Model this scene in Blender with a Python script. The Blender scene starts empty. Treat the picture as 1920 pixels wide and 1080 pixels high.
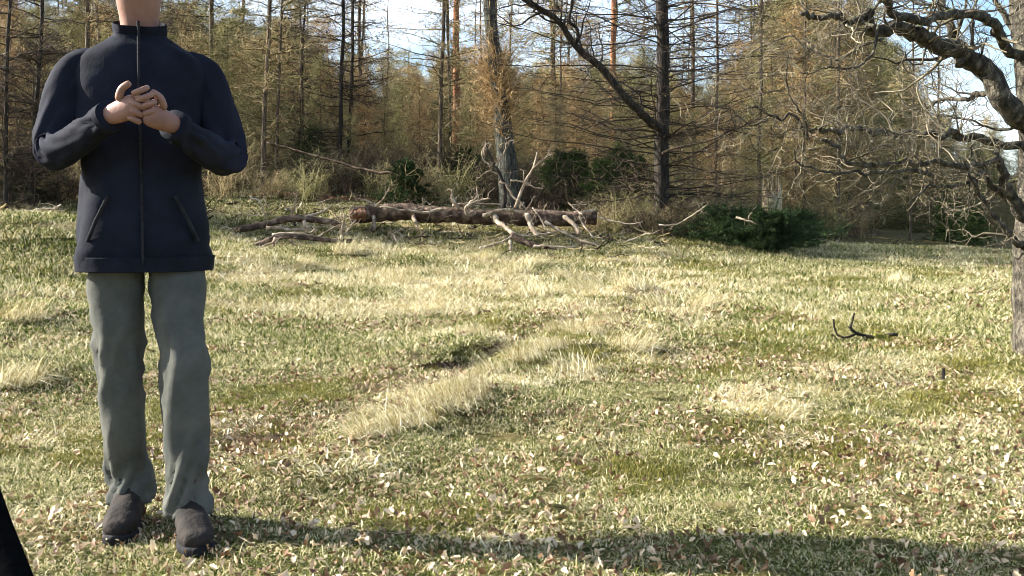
import bpy, math, random
import numpy as np
from mathutils import Vector
R = math.radians
rng = np.random.default_rng(7)
random.seed(7)
sc = bpy.context.scene
col = sc.collection

# ------------------------------------------------------------------ camera
F = 1968.0                                   # focal length in pixels of the 1920 wide photo
PITCH = math.atan(140 / F)
cam_d = bpy.data.cameras.new("camera"); cam = bpy.data.objects.new("camera", cam_d); col.objects.link(cam)
cam_d.sensor_width = 36; cam_d.lens = 36 * F / 1920
cam_d.clip_start = 0.05; cam_d.clip_end = 2000
cam.location = (0, 0, 1.0); cam.rotation_euler = (math.pi / 2 - PITCH, 0, 0)
sc.camera = cam

# ------------------------------------------------------------------ sky, sun, exposure
SUN_EL, SUN_AZ = R(28), R(-82)               # azimuth measured from +Y (view direction) towards +X
w = bpy.data.worlds.new("World"); sc.world = w; w.use_nodes = True
nt = w.node_tree; nt.nodes.clear()
sky = nt.nodes.new("ShaderNodeTexSky"); sky.sky_type = 'NISHITA'; sky.sun_disc = False
sky.sun_elevation = SUN_EL; sky.sun_rotation = SUN_AZ
sky.air_density = 1.0; sky.dust_density = 1.4; sky.ozone_density = 3.0
bg = nt.nodes.new("ShaderNodeBackground"); bg.inputs[1].default_value = 0.085
wo = nt.nodes.new("ShaderNodeOutputWorld")
tc = nt.nodes.new("ShaderNodeTexCoord"); mp = nt.nodes.new("ShaderNodeMapping"); mp.inputs['Scale'].default_value = (1, 1, 3.5)
cn = nt.nodes.new("ShaderNodeTexNoise"); cn.inputs['Scale'].default_value = 2.2; cn.inputs['Detail'].default_value = 7
cr = nt.nodes.new("ShaderNodeValToRGB"); cr.color_ramp.elements[0].position = 0.47; cr.color_ramp.elements[1].position = 0.72
cr.color_ramp.elements[0].color = (0, 0, 0, 1); cr.color_ramp.elements[1].color = (0.75, 0.75, 0.75, 1)
mx = nt.nodes.new("ShaderNodeMix"); mx.data_type = 'RGBA'; mx.inputs['B'].default_value = (8.0, 8.6, 9.4, 1)
nt.links.new(tc.outputs['Generated'], mp.inputs[0]); nt.links.new(mp.outputs[0], cn.inputs[0]); nt.links.new(cn.outputs[0], cr.inputs[0])
nt.links.new(cr.outputs[0], mx.inputs['Factor']); nt.links.new(sky.outputs[0], mx.inputs['A'])
nt.links.new(mx.outputs['Result'], bg.inputs[0]); nt.links.new(bg.outputs[0], wo.inputs[0])
sd = bpy.data.lights.new("sun", 'SUN'); sd.energy = 5.0; sd.angle = R(0.5); sd.color = (1.0, 0.95, 0.86)
so = bpy.data.objects.new("sun", sd); col.objects.link(so)
sv = Vector((math.sin(SUN_AZ) * math.cos(SUN_EL), math.cos(SUN_AZ) * math.cos(SUN_EL), math.sin(SUN_EL)))
so.rotation_euler = sv.to_track_quat('Z', 'Y').to_euler(); so.location = (-20, 5, 20)
sc.view_settings.view_transform = 'Standard'; sc.view_settings.look = 'None'
sc.view_settings.exposure = 1.84; sc.view_settings.gamma = 1
sc.cycles.pixel_filter_type = 'BLACKMAN_HARRIS'; sc.cycles.filter_width = 0.9
sc.cycles.max_bounces = 5; sc.cycles.diffuse_bounces = 3; sc.cycles.transparent_max_bounces = 4

# ------------------------------------------------------------------ projection helpers
cp, sp_ = math.cos(PITCH), math.sin(PITCH)
def P(px, py, D):
    u = (px - 960) / F; v = (540 - py) / F
    d = np.array([u, cp + v * sp_, -sp_ + v * cp]); d = d * (D / d[1])
    return np.array([d[0], d[1], d[2] + 1.0])

# ------------------------------------------------------------------ noise
def _h(ix, iy, s):
    n = (ix.astype(np.int64) * 374761393 + iy.astype(np.int64) * 668265263 + s * 1442695041) & 0xFFFFFFFF
    n = ((n ^ (n >> 13)) * 1274126177) & 0xFFFFFFFF
    return ((n ^ (n >> 16)) & 0xFFFF) / 65535.0
def vnoise(x, y, s=0):
    ix = np.floor(x); iy = np.floor(y); fx = x - ix; fy = y - iy
    fx = fx * fx * (3 - 2 * fx); fy = fy * fy * (3 - 2 * fy)
    a = _h(ix, iy, s); b = _h(ix + 1, iy, s); c = _h(ix, iy + 1, s); d = _h(ix + 1, iy + 1, s)
    return (a * (1 - fx) + b * fx) * (1 - fy) + (c * (1 - fx) + d * fx) * fy
def fbm(x, y, s=0, o=4):
    t = 0; a = 0.5
    for i in range(o):
        t = t + a * vnoise(x, y, s + i * 17); x = x * 2.03 + 5.1; y = y * 2.03 + 1.7; a *= 0.5
    return t / (1 - 0.5 ** o)
def sstep(a, b, x):
    t = np.clip((x - a) / (b - a), 0, 1); return t * t * (3 - 2 * t)

# ------------------------------------------------------------------ terrain
ctl = []
for x in (-6, -3, 0, 3, 6):
    for y in (-4, 1, 4): ctl.append((x, y, 0.0))
for px, py, D in [(300,700,6.5),(960,700,6.5),(1600,700,6.5),(960,600,9.8),(960,540,13.5),(960,500,16.5),(960,470,18.5),(960,440,19.6),
        (960,395,22),(960,352,30),(500,600,9.5),(500,500,15),(500,450,18.5),(500,405,20.5),(500,352,23.5),(500,335,30),(40,600,9),(40,500,12),
        (40,437,14.5),(40,400,19),(40,350,26),(-300,500,12),(-300,400,20),(1500,600,9.5),(1500,525,14.5),(1500,492,17.5),(1500,465,21),(1500,452,26),
        (1900,600,9),(1900,520,15),(1900,490,20),(1900,466,30),(1240,440,20),(1240,472,17.8),(1240,400,27),(1700,462,25),(2300,520,16),(2300,470,30),
        (960,352,60),(300,330,50),(1700,440,60),(2400,440,60),(-500,330,50)]:
    ctl.append(tuple(P(px, py, D)))
for x, y, z in [(0,-30,0),(-30,-20,0),(30,-20,0),(-40,10,.6),(40,10,0),(-100,120,6),(0,120,3.2),(100,120,-1),(150,0,0),(-150,0,1)]: ctl.append((x, y, z))
ctl = np.array(ctl, float)
def _tp(r2): return 0.5 * r2 * np.log(r2 + 1e-9)
n_ = len(ctl)
K = _tp(((ctl[:, None, :2] - ctl[None, :, :2]) ** 2).sum(-1)) + np.eye(n_) * 0.6
Pm = np.hstack([np.ones((n_, 1)), ctl[:, :2]])
A = np.zeros((n_ + 3, n_ + 3)); A[:n_, :n_] = K; A[:n_, n_:] = Pm; A[n_:, :n_] = Pm.T
TW = np.linalg.solve(A, np.concatenate([ctl[:, 2], np.zeros(3)]))
def base_h(x, y):
    r = TW[n_] + TW[n_ + 1] * x + TW[n_ + 2] * y
    for i in range(n_): r = r + TW[i] * _tp((x - ctl[i, 0]) ** 2 + (y - ctl[i, 1]) ** 2)
    return r
PATH = np.array([P(p[0], p[1], 1968.0 / (p[1] - 400))[:2] for p in [(430,860),(560,810),(690,775),(790,735),(860,690),(940,652),(1010,630),(1100,600),(1180,575),(1260,560),(1400,548),(1560,540)]])
def pathdist(x, y):
    best = np.full(np.shape(x), 1e9); sgn = np.zeros(np.shape(x)); t_ = np.zeros(np.shape(x))
    for i in range(len(PATH) - 1):
        a = PATH[i]; b = PATH[i + 1]; d = b - a; L = (d ** 2).sum()
        t = np.clip(((x - a[0]) * d[0] + (y - a[1]) * d[1]) / L, 0, 1)
        qx = x - a[0] - t * d[0]; qy = y - a[1] - t * d[1]; r = np.sqrt(qx * qx + qy * qy)
        m = r < best; best = np.where(m, r, best); sgn = np.where(m, np.sign(-d[1] * qx + d[0] * qy), sgn); t_ = np.where(m, i + t, t_)
    return best, sgn, t_
mounds = [(1180,665,8,.55,.11),(1075,690,7.1,.45,.10),(1060,620,9.2,.6,.09),(1250,570,11.8,.7,.10),(950,520,16,1.2,.12),(760,500,17,1.2,.12),
          (40,455,13.5,1.7,.38),(20,600,8.6,.7,.16),(10,720,6.2,.5,.13),(1330,830,4.8,.35,.05),(840,800,5.1,.45,.07),(490,500,14.5,.6,.16),(620,465,17,.8,.14),(800,760,5.8,.4,.06)]
mounds = [(*P(a, b, c)[:2], d, e) for a, b, c, d, e in mounds]
def H(x, y):
    x = np.asarray(x, float); y = np.asarray(y, float)
    z = base_h(x, y)
    for mx_, my_, r, h in mounds: z = z + h * np.exp(-((x - mx_) ** 2 + (y - my_) ** 2) / (r * r))
    d, s, t = pathdist(x, y)
    amp = 0.22 + 0.9 * np.exp(-((t - 4.6) / .75) ** 2) + .4 * np.exp(-((t - 8) / .8) ** 2)
    z = z - 0.08 * amp * np.exp(-(d / 0.24) ** 2) + 0.11 * amp * (s > 0) * np.exp(-((d - 0.30) / 0.16) ** 2)
    z = z + 0.04 * (s < 0) * np.exp(-((d - 0.50) / 0.22) ** 2) * (t < 7)
    far = np.clip(np.hypot(x, y) / 20, 0.5, 2.2)
    z = z + 0.09 * far * (fbm(x * .9, y * .9, 3, 3) - .5) + 0.10 * np.clip(far, .5, 1.4) * (fbm(x * 2.6, y * 2.6, 9, 3) - .5)
    z = z + 0.03 * np.clip(vnoise(x * 5.5, y * 5.5, 77) - .45, 0, 1)
    z = z + 0.02 * (vnoise(x * 14, y * 14, 4) - .5)
    return z
def H1(x, y): return float(H(np.array([x]), np.array([y]))[0])
EX = np.array([-60,-14, -9, -5, 0, 2.5, 4.5, 6.5, 9, 12.5, 17, 24, 60]); EY = np.array([25,20.5, 21, 22, 22, 21.5, 22.5, 24.5, 28, 35, 50, 66, 90])
def edge(x): return np.interp(x, EX, EY)
def on(px, py, D=None):
    """world point of a photo pixel on the terrain"""
    if D is None:
        Ds = np.geomspace(2.2, 60, 900); pts = np.array([P(px, py, d) for d in Ds]); h = H(pts[:, 0], pts[:, 1])
        k = np.argmax(pts[:, 2] <= h); D = Ds[k] if k > 0 else 25.0
    p = P(px, py, D); return np.array([p[0], p[1], H1(p[0], p[1])])

# ------------------------------------------------------------------ mesh helpers
class MB:
    def __init__(s): s.v = []; s.q = []; s.t = []; s.r = []; s.n = 0
    def add(s, v, q=None, t=None, r=None):
        v = np.asarray(v, float).reshape(-1, 3)
        s.v.append(v)
        if q is not None and len(q): s.q.append(np.asarray(q, int).reshape(-1, 4) + s.n)
        if t is not None and len(t): s.t.append(np.asarray(t, int).reshape(-1, 3) + s.n)
        s.r.append(np.broadcast_to(np.asarray(0.5 if r is None else r, float), (len(v),)).copy()); s.n += len(v)
    def tubes(s, pts, rad, S=3, caps=False, rnd=None, rough=0.0):
        """N tubes of K points each"""
        pts = np.asarray(pts, float); rad = np.asarray(rad, float)
        if pts.ndim == 2: pts = pts[None]; rad = rad[None]
        N, K, _ = pts.shape
        tan = np.empty_like(pts); tan[:, 1:-1] = pts[:, 2:] - pts[:, :-2]; tan[:, 0] = pts[:, 1] - pts[:, 0]; tan[:, -1] = pts[:, -1] - pts[:, -2]
        tan /= np.linalg.norm(tan, axis=2, keepdims=True) + 1e-12
        up = np.zeros((N, 1, 3)); mt = np.abs(tan.mean(1)); up[np.arange(N), 0, np.argmin(mt, 1)] = 1
        a = np.cross(tan, np.broadcast_to(up, tan.shape)); a /= np.linalg.norm(a, axis=2, keepdims=True) + 1e-12
        b = np.cross(tan, a)
        th = np.arange(S) * 2 * np.pi / S
        rr = rad[:, :, None] * np.ones((1, 1, S))
        if rough: rr = rr * (1 + rough * rng.standard_normal(rr.shape)) * (1 + rough * .8 * rng.standard_normal((N, 1, S)))
        v = pts[:, :, None, :] + rr[..., None] * (np.cos(th)[None, None, :, None] * a[:, :, None, :] + np.sin(th)[None, None, :, None] * b[:, :, None, :])
        i = np.arange(N)[:, None, None] * K * S; k = np.arange(K - 1)[None, :, None] * S; j = np.arange(S)[None, None, :]; j2 = (j + 1) % S
        q = np.stack([i + k + j, i + k + j2, i + k + S + j2, i + k + S + j], -1).reshape(-1, 4)
        rv = rng.random(N) if rnd is None else np.broadcast_to(rnd, (N,))
        vv = v.reshape(-1, 3); r = np.repeat(rv, K * S); t = []
        if caps:
            c = []
            for nn in range(N):
                for kk, o in ((0, 0), (K - 1, 1)):
                    ci = N * K * S + len(c); c.append(pts[nn, kk])
                    bs = nn * K * S + kk * S
                    for jj in range(S):
                        t.append((bs + (jj + 1) % S, bs + jj, ci) if o == 0 else (bs + jj, bs + (jj + 1) % S, ci))
            vv = np.vstack([vv, np.array(c)]); r = np.concatenate([r, np.full(len(c), .95)])
        s.add(vv, q, t, r)
    def mesh(s, name, mat, smooth=False):
        me = bpy.data.meshes.new(name)
        v = np.vstack(s.v); q = np.vstack(s.q) if s.q else np.zeros((0, 4), int); t = np.vstack(s.t) if s.t else np.zeros((0, 3), int)
        me.vertices.add(len(v)); me.vertices.foreach_set('co', v.astype(np.float32).ravel())
        nl = len(q) * 4 + len(t) * 3
        me.loops.add(nl); me.loops.foreach_set('vertex_index', np.concatenate([q.ravel(), t.ravel()]).astype(np.int32))
        me.polygons.add(len(q) + len(t))
        st = np.concatenate([np.arange(len(q)) * 4, len(q) * 4 + np.arange(len(t)) * 3]).astype(np.int32)
        me.polygons.foreach_set('loop_start', st)
        if smooth: me.polygons.foreach_set('use_smooth', np.ones(len(st), bool))
        at = me.attributes.new('rnd', 'FLOAT', 'POINT'); at.data.foreach_set('value', np.concatenate(s.r).astype(np.float32))
        me.update(calc_edges=True); me.validate()
        me.materials.append(mat); return me
def link(name, me, parent=None, loc=None, rz=0, s=1):
    o = bpy.data.objects.new(name, me); col.objects.link(o)
    if parent is not None: o.parent = parent
    if loc is not None: o.location = loc
    o.rotation_euler.z = rz; o.scale = (s, s, s); return o
def tag(o, label=None, cat=None, group=None, kind=None):
    if label: o['label'] = label
    if cat: o['category'] = cat
    if group: o['group'] = group
    if kind: o['kind'] = kind
    return o
def thing(name, label, cat, loc=(0, 0, 0), group=None, rz=0):
    o = bpy.data.objects.new(name, None); col.objects.link(o); o.location = loc; o.rotation_euler.z = rz; o.empty_display_size = .2
    return tag(o, label, cat, group)
def copy_thing(root, loc, rz, s=1, label=None, group=None):
    c = root.copy(); col.objects.link(c); c.location = loc; c.rotation_euler = (0, 0, rz); c.scale = (s, s, s)
    if label: c['label'] = label
    if group: c['group'] = group
    for ch in root.children:
        k = ch.copy(); col.objects.link(k); k.parent = c
    return c
def smooth_path(pts, n):
    """Catmull-Rom through the control points, n samples"""
    p = np.asarray(pts, float)
    if len(p) == 2: return p[0] + (p[1] - p[0]) * np.linspace(0, 1, n)[:, None]
    e = np.vstack([2 * p[0] - p[1], p, 2 * p[-1] - p[-2]]); m = len(p) - 1; out = []
    for t in np.linspace(0, m - 1e-6, n):
        i = int(t); f = t - i; a, b, c, d = e[i], e[i + 1], e[i + 2], e[i + 3]
        out.append(.5 * ((2 * b) + (-a + c) * f + (2 * a - 5 * b + 4 * c - d) * f * f + (-a + 3 * b - 3 * c + d) * f ** 3))
    return np.array(out)
def unit(v): return v / (np.linalg.norm(v, axis=-1, keepdims=True) + 1e-12)

# ------------------------------------------------------------------ materials
def ramp_mat(name, stops, scale=6, detail=5, rough=.85, bump=.3, bscale=None, stretch=(1, 1, 1), rnd=0.0, transl=0.0, coord='Object', moss=None, spec=.2, wn=None):
    m = bpy.data.materials.new(name); m.use_nodes = True; nt = m.node_tree; N = nt.nodes; L = nt.links
    bs = N['Principled BSDF']; bs.inputs['Roughness'].default_value = rough; bs.inputs['Specular IOR Level'].default_value = spec
    tc = N.new('ShaderNodeTexCoord'); mp = N.new('ShaderNodeMapping'); mp.inputs['Scale'].default_value = stretch
    src = tc.outputs[coord]
    if coord == 'World':
        pass
    L.new(src, mp.inputs[0])
    no = N.new('ShaderNodeTexNoise'); no.inputs['Scale'].default_value = scale; no.inputs['Detail'].default_value = detail; no.inputs['Roughness'].default_value = .65
    L.new(mp.outputs[0], no.inputs[0])
    fac = no.outputs[0]
    if rnd:
        at = N.new('ShaderNodeAttribute'); at.attribute_name = 'rnd'
        mr = N.new('ShaderNodeMath'); mr.operation = 'MULTIPLY_ADD'; mr.inputs[1].default_value = rnd; mr.inputs[2].default_value = -rnd / 2
        L.new(at.outputs['Fac'], mr.inputs[0])
        ad = N.new('ShaderNodeMath'); ad.operation = 'ADD'; L.new(fac, ad.inputs[0]); L.new(mr.outputs[0], ad.inputs[1]); fac = ad.outputs[0]
    if wn:  # large world-space patches
        ge = N.new('ShaderNodeNewGeometry'); n2 = N.new('ShaderNodeTexNoise'); n2.inputs['Scale'].default_value = wn[0]; n2.inputs['Detail'].default_value = 4
        L.new(ge.outputs['Position'], n2.inputs[0])
        mr = N.new('ShaderNodeMath'); mr.operation = 'MULTIPLY_ADD'; mr.inputs[1].default_value = wn[1]; mr.inputs[2].default_value = -wn[1] / 2
        L.new(n2.outputs[0], mr.inputs[0])
        ad = N.new('ShaderNodeMath'); ad.operation = 'ADD'; L.new(fac, ad.inputs[0]); L.new(mr.outputs[0], ad.inputs[1]); fac = ad.outputs[0]
    rp = N.new('ShaderNodeValToRGB'); els = rp.color_ramp.elements
    while len(els) < len(stops): els.new(.5)
    for e, (p, c) in zip(els, stops): e.position = p; e.color = (*c, 1)
    L.new(fac, rp.inputs[0]); colout = rp.outputs[0]
    if moss:
        ge = N.new('ShaderNodeNewGeometry'); sx = N.new('ShaderNodeSeparateXYZ'); L.new(ge.outputs['Normal'], sx.inputs[0])
        n3 = N.new('ShaderNodeTexNoise'); n3.inputs['Scale'].default_value = moss[1]; n3.inputs['Detail'].default_value = 4; L.new(tc.outputs['Object'], n3.inputs[0])
        a1 = N.new('ShaderNodeMath'); a1.operation = 'MULTIPLY_ADD'; a1.inputs[1].default_value = moss[3]; L.new(sx.outputs['Z'], a1.inputs[0]); L.new(n3.outputs[0], a1.inputs[2])
        r3 = N.new('ShaderNodeValToRGB'); r3.color_ramp.elements[0].position = moss[2]; r3.color_ramp.elements[1].position = moss[2] + .12; L.new(a1.outputs[0], r3.inputs[0])
        mx = N.new('ShaderNodeMix'); mx.data_type = 'RGBA'; L.new(r3.outputs[0], mx.inputs['Factor']); L.new(colout, mx.inputs['A']); mx.inputs['B'].default_value = (*moss[0], 1)
        colout = mx.outputs['Result']
    L.new(colout, bs.inputs['Base Color'])
    if bump:
        bn = N.new('ShaderNodeTexNoise'); bn.inputs['Scale'].default_value = bscale or scale * 3; bn.inputs['Detail'].default_value = 6; L.new(mp.outputs[0], bn.inputs[0])
        bu = N.new('ShaderNodeBump'); bu.inputs['Strength'].default_value = bump; bu.inputs['Distance'].default_value = .02; L.new(bn.outputs[0], bu.inputs['Height']); L.new(bu.outputs[0], bs.inputs['Normal'])
    if transl:
        tr = N.new('ShaderNodeBsdfTranslucent'); L.new(colout, tr.inputs[0]); ms = N.new('ShaderNodeMixShader'); ms.inputs[0].default_value = transl
        L.new(bs.outputs[0], ms.inputs[1]); L.new(tr.outputs[0], ms.inputs[2]); L.new(ms.outputs[0], N['Material Output'].inputs[0])
    return m
M = {}
M['larch_bark'] = ramp_mat('larch_bark', [(.33, (.025, .018, .012)), (.5, (.095, .07, .045)), (.68, (.22, .17, .115))], 8, stretch=(3, 3, .7), bump=.8)
M['big_bark'] = ramp_mat('big_bark', [(.35, (.012, .011, .009)), (.5, (.055, .055, .043)), (.66, (.13, .135, .105))], 6, stretch=(5, 5, .7), bump=1, bscale=9, moss=((.08, .10, .03), 5, .72, .1))
M['dark_bark'] = ramp_mat('dark_bark', [(.3, (.01, .009, .008)), (.5, (.028, .023, .018)), (.7, (.08, .06, .042))], 6, stretch=(3, 3, .7), bump=1)
M['oak_bark'] = ramp_mat('oak_bark', [(.34, (.015, .013, .01)), (.5, (.06, .052, .038)), (.68, (.17, .15, .11))], 16, stretch=(1.5, 1.5, 1), bump=1, bscale=40, moss=((.12, .12, .03), 6, .88, .45))
M['oak_twig'] = ramp_mat('oak_twig', [(.25, (.06, .05, .035)), (.5, (.10, .085, .055)), (.75, (.25, .21, .14))], 10, rnd=.7, bump=0)
M['twig_brown'] = ramp_mat('twig_brown', [(.2, (.07, .05, .022)), (.5, (.31, .235, .10)), (.8, (.55, .44, .24))], 3, rnd=.9, bump=0)
M['twig_orange'] = ramp_mat('twig_orange', [(.2, (.10, .06, .025)), (.5, (.39, .245, .10)), (.8, (.58, .42, .22))], 3, rnd=.8, bump=0)
M['twig_dark'] = ramp_mat('twig_dark', [(.2, (.02, .015, .01)), (.5, (.06, .045, .03)), (.8, (.14, .10, .06))], 3, rnd=.7, bump=0)
M['twig_olive'] = ramp_mat('twig_olive', [(.2, (.05, .05, .016)), (.5, (.24, .215, .08)), (.8, (.46, .41, .20))], 3, rnd=.8, bump=0)
M['deadwood'] = ramp_mat('deadwood', [(.3, (.12, .08, .055)), (.5, (.27, .21, .145)), (.7, (.58, .49, .37))], 9, stretch=(1, 1, 1), bump=.5, rnd=.2)
M['log_bark'] = ramp_mat('log_bark', [(.3, (.02, .013, .009)), (.5, (.07, .045, .03)), (.7, (.27, .19, .13))], 7, bump=1, bscale=16, moss=((.10, .10, .025), 3, 1.05, .5))
M['red_wood'] = ramp_mat('red_wood', [(.3, (.10, .035, .015)), (.5, (.28, .12, .055)), (.7, (.48, .26, .14))], 9, bump=1, bscale=24)
M['rot'] = ramp_mat('rot', [(.35, (.03, .015, .008)), (.5, (.13, .06, .03)), (.68, (.32, .17, .09))], 7, bump=1, bscale=24, moss=((.10, .10, .025), 3, 1.0, .5))
M['rot2'] = ramp_mat('rot2', [(.35, (.06, .025, .012)), (.5, (.22, .10, .05)), (.68, (.48, .30, .18))], 12, bump=1, bscale=30)
M['splinter'] = ramp_mat('splinter', [(.3, (.16, .12, .07)), (.5, (.42, .33, .20)), (.7, (.66, .55, .36))], 10, stretch=(4, 4, .6), bump=1)
M['needles'] = ramp_mat('needles', [(.2, (.008, .016, .006)), (.5, (.024, .046, .014)), (.8, (.065, .10, .028))], 3, rnd=.7, bump=0, transl=.15)
M['needles_light'] = ramp_mat('needles_light', [(.2, (.02, .036, .010)), (.5, (.05, .085, .022)), (.8, (.12, .16, .045))], 3, rnd=.7, bump=0, transl=.15)
M['grass_green'] = ramp_mat('grass_green', [(.14, (.045, .065, .010)), (.42, (.145, .18, .028)), (.58, (.33, .31, .105)), (.84, (.70, .61, .37))], 3, rnd=1.25, bump=0, transl=.25, wn=(.8, .9), rough=.8, spec=.1)
M['grass_straw'] = ramp_mat('grass_straw', [(.2, (.28, .22, .08)), (.5, (.56, .48, .24)), (.8, (.85, .78, .56))], 3, rnd=1.0, bump=0, transl=.25, rough=.8, spec=.1, wn=(1.5, .4))
M['moss'] = ramp_mat('moss', [(.2, (.07, .075, .012)), (.5, (.17, .16, .03)), (.8, (.30, .26, .07))], 3, rnd=.8, bump=0, transl=.2)
M['leaf'] = ramp_mat('leaf', [(.15, (.11, .055, .025)), (.42, (.33, .20, .10)), (.62, (.46, .32, .18)), (.92, (.68, .54, .36))], 5, rnd=1.0, bump=0, transl=.15, rough=.55, spec=.35)
M['black'] = ramp_mat('black_plastic', [(.4, (.003, .003, .003)), (.6, (.006, .006, .006))], 20, bump=.1, rough=1, spec=0)

# ground: soil / litter / moss mixed by masks on the mesh
def ground_mat():
    m = bpy.data.materials.new('meadow_soil'); m.use_nodes = True; nt = m.node_tree; N = nt.nodes; L = nt.links
    bs = N['Principled BSDF']; bs.inputs['Roughness'].default_value = .95; bs.inputs['Specular IOR Level'].default_value = .1
    ge = N.new('ShaderNodeNewGeometry')
    def noise(s, d=6):
        n = N.new('ShaderNodeTexNoise'); n.inputs['Scale'].default_value = s; n.inputs['Detail'].default_value = d; n.inputs['Roughness'].default_value = .7; L.new(ge.outputs['Position'], n.inputs[0]); return n.outputs[0]
    def ramp(f, stops):
        r = N.new('ShaderNodeValToRGB'); e = r.color_ramp.elements
        while len(e) < len(stops): e.new(.5)
        for k, (p, c) in zip(e, stops): k.position = p; k.color = (*c, 1)
        L.new(f, r.inputs[0]); return r.outputs[0]
    def mix(f, a, b):
        x = N.new('ShaderNodeMix'); x.data_type = 'RGBA'; L.new(f, x.inputs['Factor']); L.new(a, x.inputs['A']); L.new(b, x.inputs['B']); return x.outputs['Result']
    def att(nm):
        a = N.new('ShaderNodeAttribute'); a.attribute_name = nm; return a.outputs['Fac']
    field = ramp(noise(9), [(.34, (.025, .025, .008)), (.47, (.07, .065, .018)), (.58, (.14, .11, .045)), (.72, (.30, .25, .12))])
    soil = ramp(noise(14), [(.35, (.035, .022, .013)), (.5, (.11, .072, .045)), (.66, (.30, .22, .15))])
    floor = ramp(noise(5), [(.35, (.03, .022, .012)), (.5, (.09, .06, .03)), (.6, (.07, .08, .02)), (.7, (.18, .13, .07))])
    c = mix(att('bare'), field, soil); c = mix(att('wood'), c, floor)
    L.new(c, bs.inputs['Base Color'])
    bu = N.new('ShaderNodeBump'); bu.inputs['Strength'].default_value = 1; bu.inputs['Distance'].default_value = .03; L.new(noise(30, 8), bu.inputs['Height']); L.new(bu.outputs[0], bs.inputs['Normal'])
    return m
def masks(x, y):
    d, s, t = pathdist(x, y)
    bare = np.clip(np.exp(-(d / .26) ** 2) * sstep(.32, .55, fbm(x * 2.2, y * 2.2, 31, 3)) * (1.15 + .7 * np.exp(-((t - 4.6) / 1.2) ** 2)) * (t < 9), 0, 1)
    wood = sstep(-.8, .8, y - edge(x) + 2.0 * (fbm(x * .5, y * .5, 41, 3) - .5))
    return bare, wood
ang = np.concatenate([np.arange(-38, 38.01, .22), np.arange(40, 322, 3)]); ang = np.radians(ang)
dist = np.concatenate([[.02], np.geomspace(.4, 2.2, 12)[:-1], np.geomspace(2.2, 34, 330), np.geomspace(36, 700, 40)])
AA, DD = np.meshgrid(ang, dist); X = DD * np.sin(AA); Y = DD * np.cos(AA); Zb = H(X.ravel(), Y.ravel())
flatf = sstep(120, 200, DD.ravel()); Zb = Zb * (1 - flatf) + (-1) * flatf
g = MB(); na = len(ang); nd = len(dist)
ii = np.arange(nd - 1)[:, None] * na; jj = np.arange(na)[None]; j2 = (jj + 1) % na
g.add(np.stack([X.ravel(), Y.ravel(), Zb], 1), np.stack([ii + jj, ii + na + jj, ii + na + j2, ii + j2], -1).reshape(-1, 4)[:, ::-1])
gme = g.mesh('meadow_ground', ground_mat(), True)
if gme.polygons[1000].normal.z < 0: gme.flip_normals()
ba, wd = masks(X.ravel(), Y.ravel())
for nm, a in (('bare', ba), ('wood', wd)):
    gme.attributes.new(nm, 'FLOAT', 'POINT').data.foreach_set('value', a.astype(np.float32))
tag(link('meadow_ground', gme), kind='structure', label='uneven meadow and forest floor with a trodden path')

# ------------------------------------------------------------------ scatter (stuff) by geometry nodes
def scatter(name, meshes, pts, rotz, scl, idx, tilt=None):
    pc = bpy.data.collections.new(name + '_pieces')
    for i, me in enumerate(meshes):
        o = bpy.data.objects.new('%s_piece_%02d' % (name, i), me); pc.objects.link(o)
    me = bpy.data.meshes.new(name); me.vertices.add(len(pts)); me.vertices.foreach_set('co', np.asarray(pts, np.float32).ravel())
    rot = np.zeros((len(pts), 3)); rot[:, 2] = rotz
    if tilt is not None: rot[:, :2] = tilt
    me.attributes.new('rot', 'FLOAT_VECTOR', 'POINT').data.foreach_set('vector', rot.astype(np.float32).ravel())
    me.attributes.new('scl', 'FLOAT', 'POINT').data.foreach_set('value', np.asarray(scl, np.float32))
    me.attributes.new('idx', 'INT', 'POINT').data.foreach_set('value', np.asarray(idx, np.int32))
    o = link(name, me)
    nt = bpy.data.node_groups.new(name, 'GeometryNodeTree')
    nt.interface.new_socket('Geometry', in_out='INPUT', socket_type='NodeSocketGeometry'); nt.interface.new_socket('Geometry', in_out='OUTPUT', socket_type='NodeSocketGeometry')
    N = nt.nodes; L = nt.links; gi = N.new('NodeGroupInput'); go = N.new('NodeGroupOutput')
    ci = N.new('GeometryNodeCollectionInfo'); ci.inputs[0].default_value = pc; ci.inputs[1].default_value = True; ci.inputs[2].default_value = True
    ip = N.new('GeometryNodeInstanceOnPoints'); ip.inputs['Pick Instance'].default_value = True
    def na_(nm, ty):
        a = N.new('GeometryNodeInputNamedAttribute'); a.data_type = ty; a.inputs[0].default_value = nm; return a.outputs[0]
    L.new(gi.outputs[0], ip.inputs['Points']); L.new(ci.outputs[0], ip.inputs['Instance']); L.new(na_('idx', 'INT'), ip.inputs['Instance Index'])
    er = N.new('FunctionNodeEulerToRotation'); L.new(na_('rot', 'FLOAT_VECTOR'), er.inputs[0]); L.new(er.outputs[0], ip.inputs['Rotation'])
    L.new(na_('scl', 'FLOAT'), ip.inputs['Scale']); L.new(ip.outputs[0], go.inputs[0])
    md = o.modifiers.new('scatter', 'NODES'); md.node_group = nt
    return o
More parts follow.
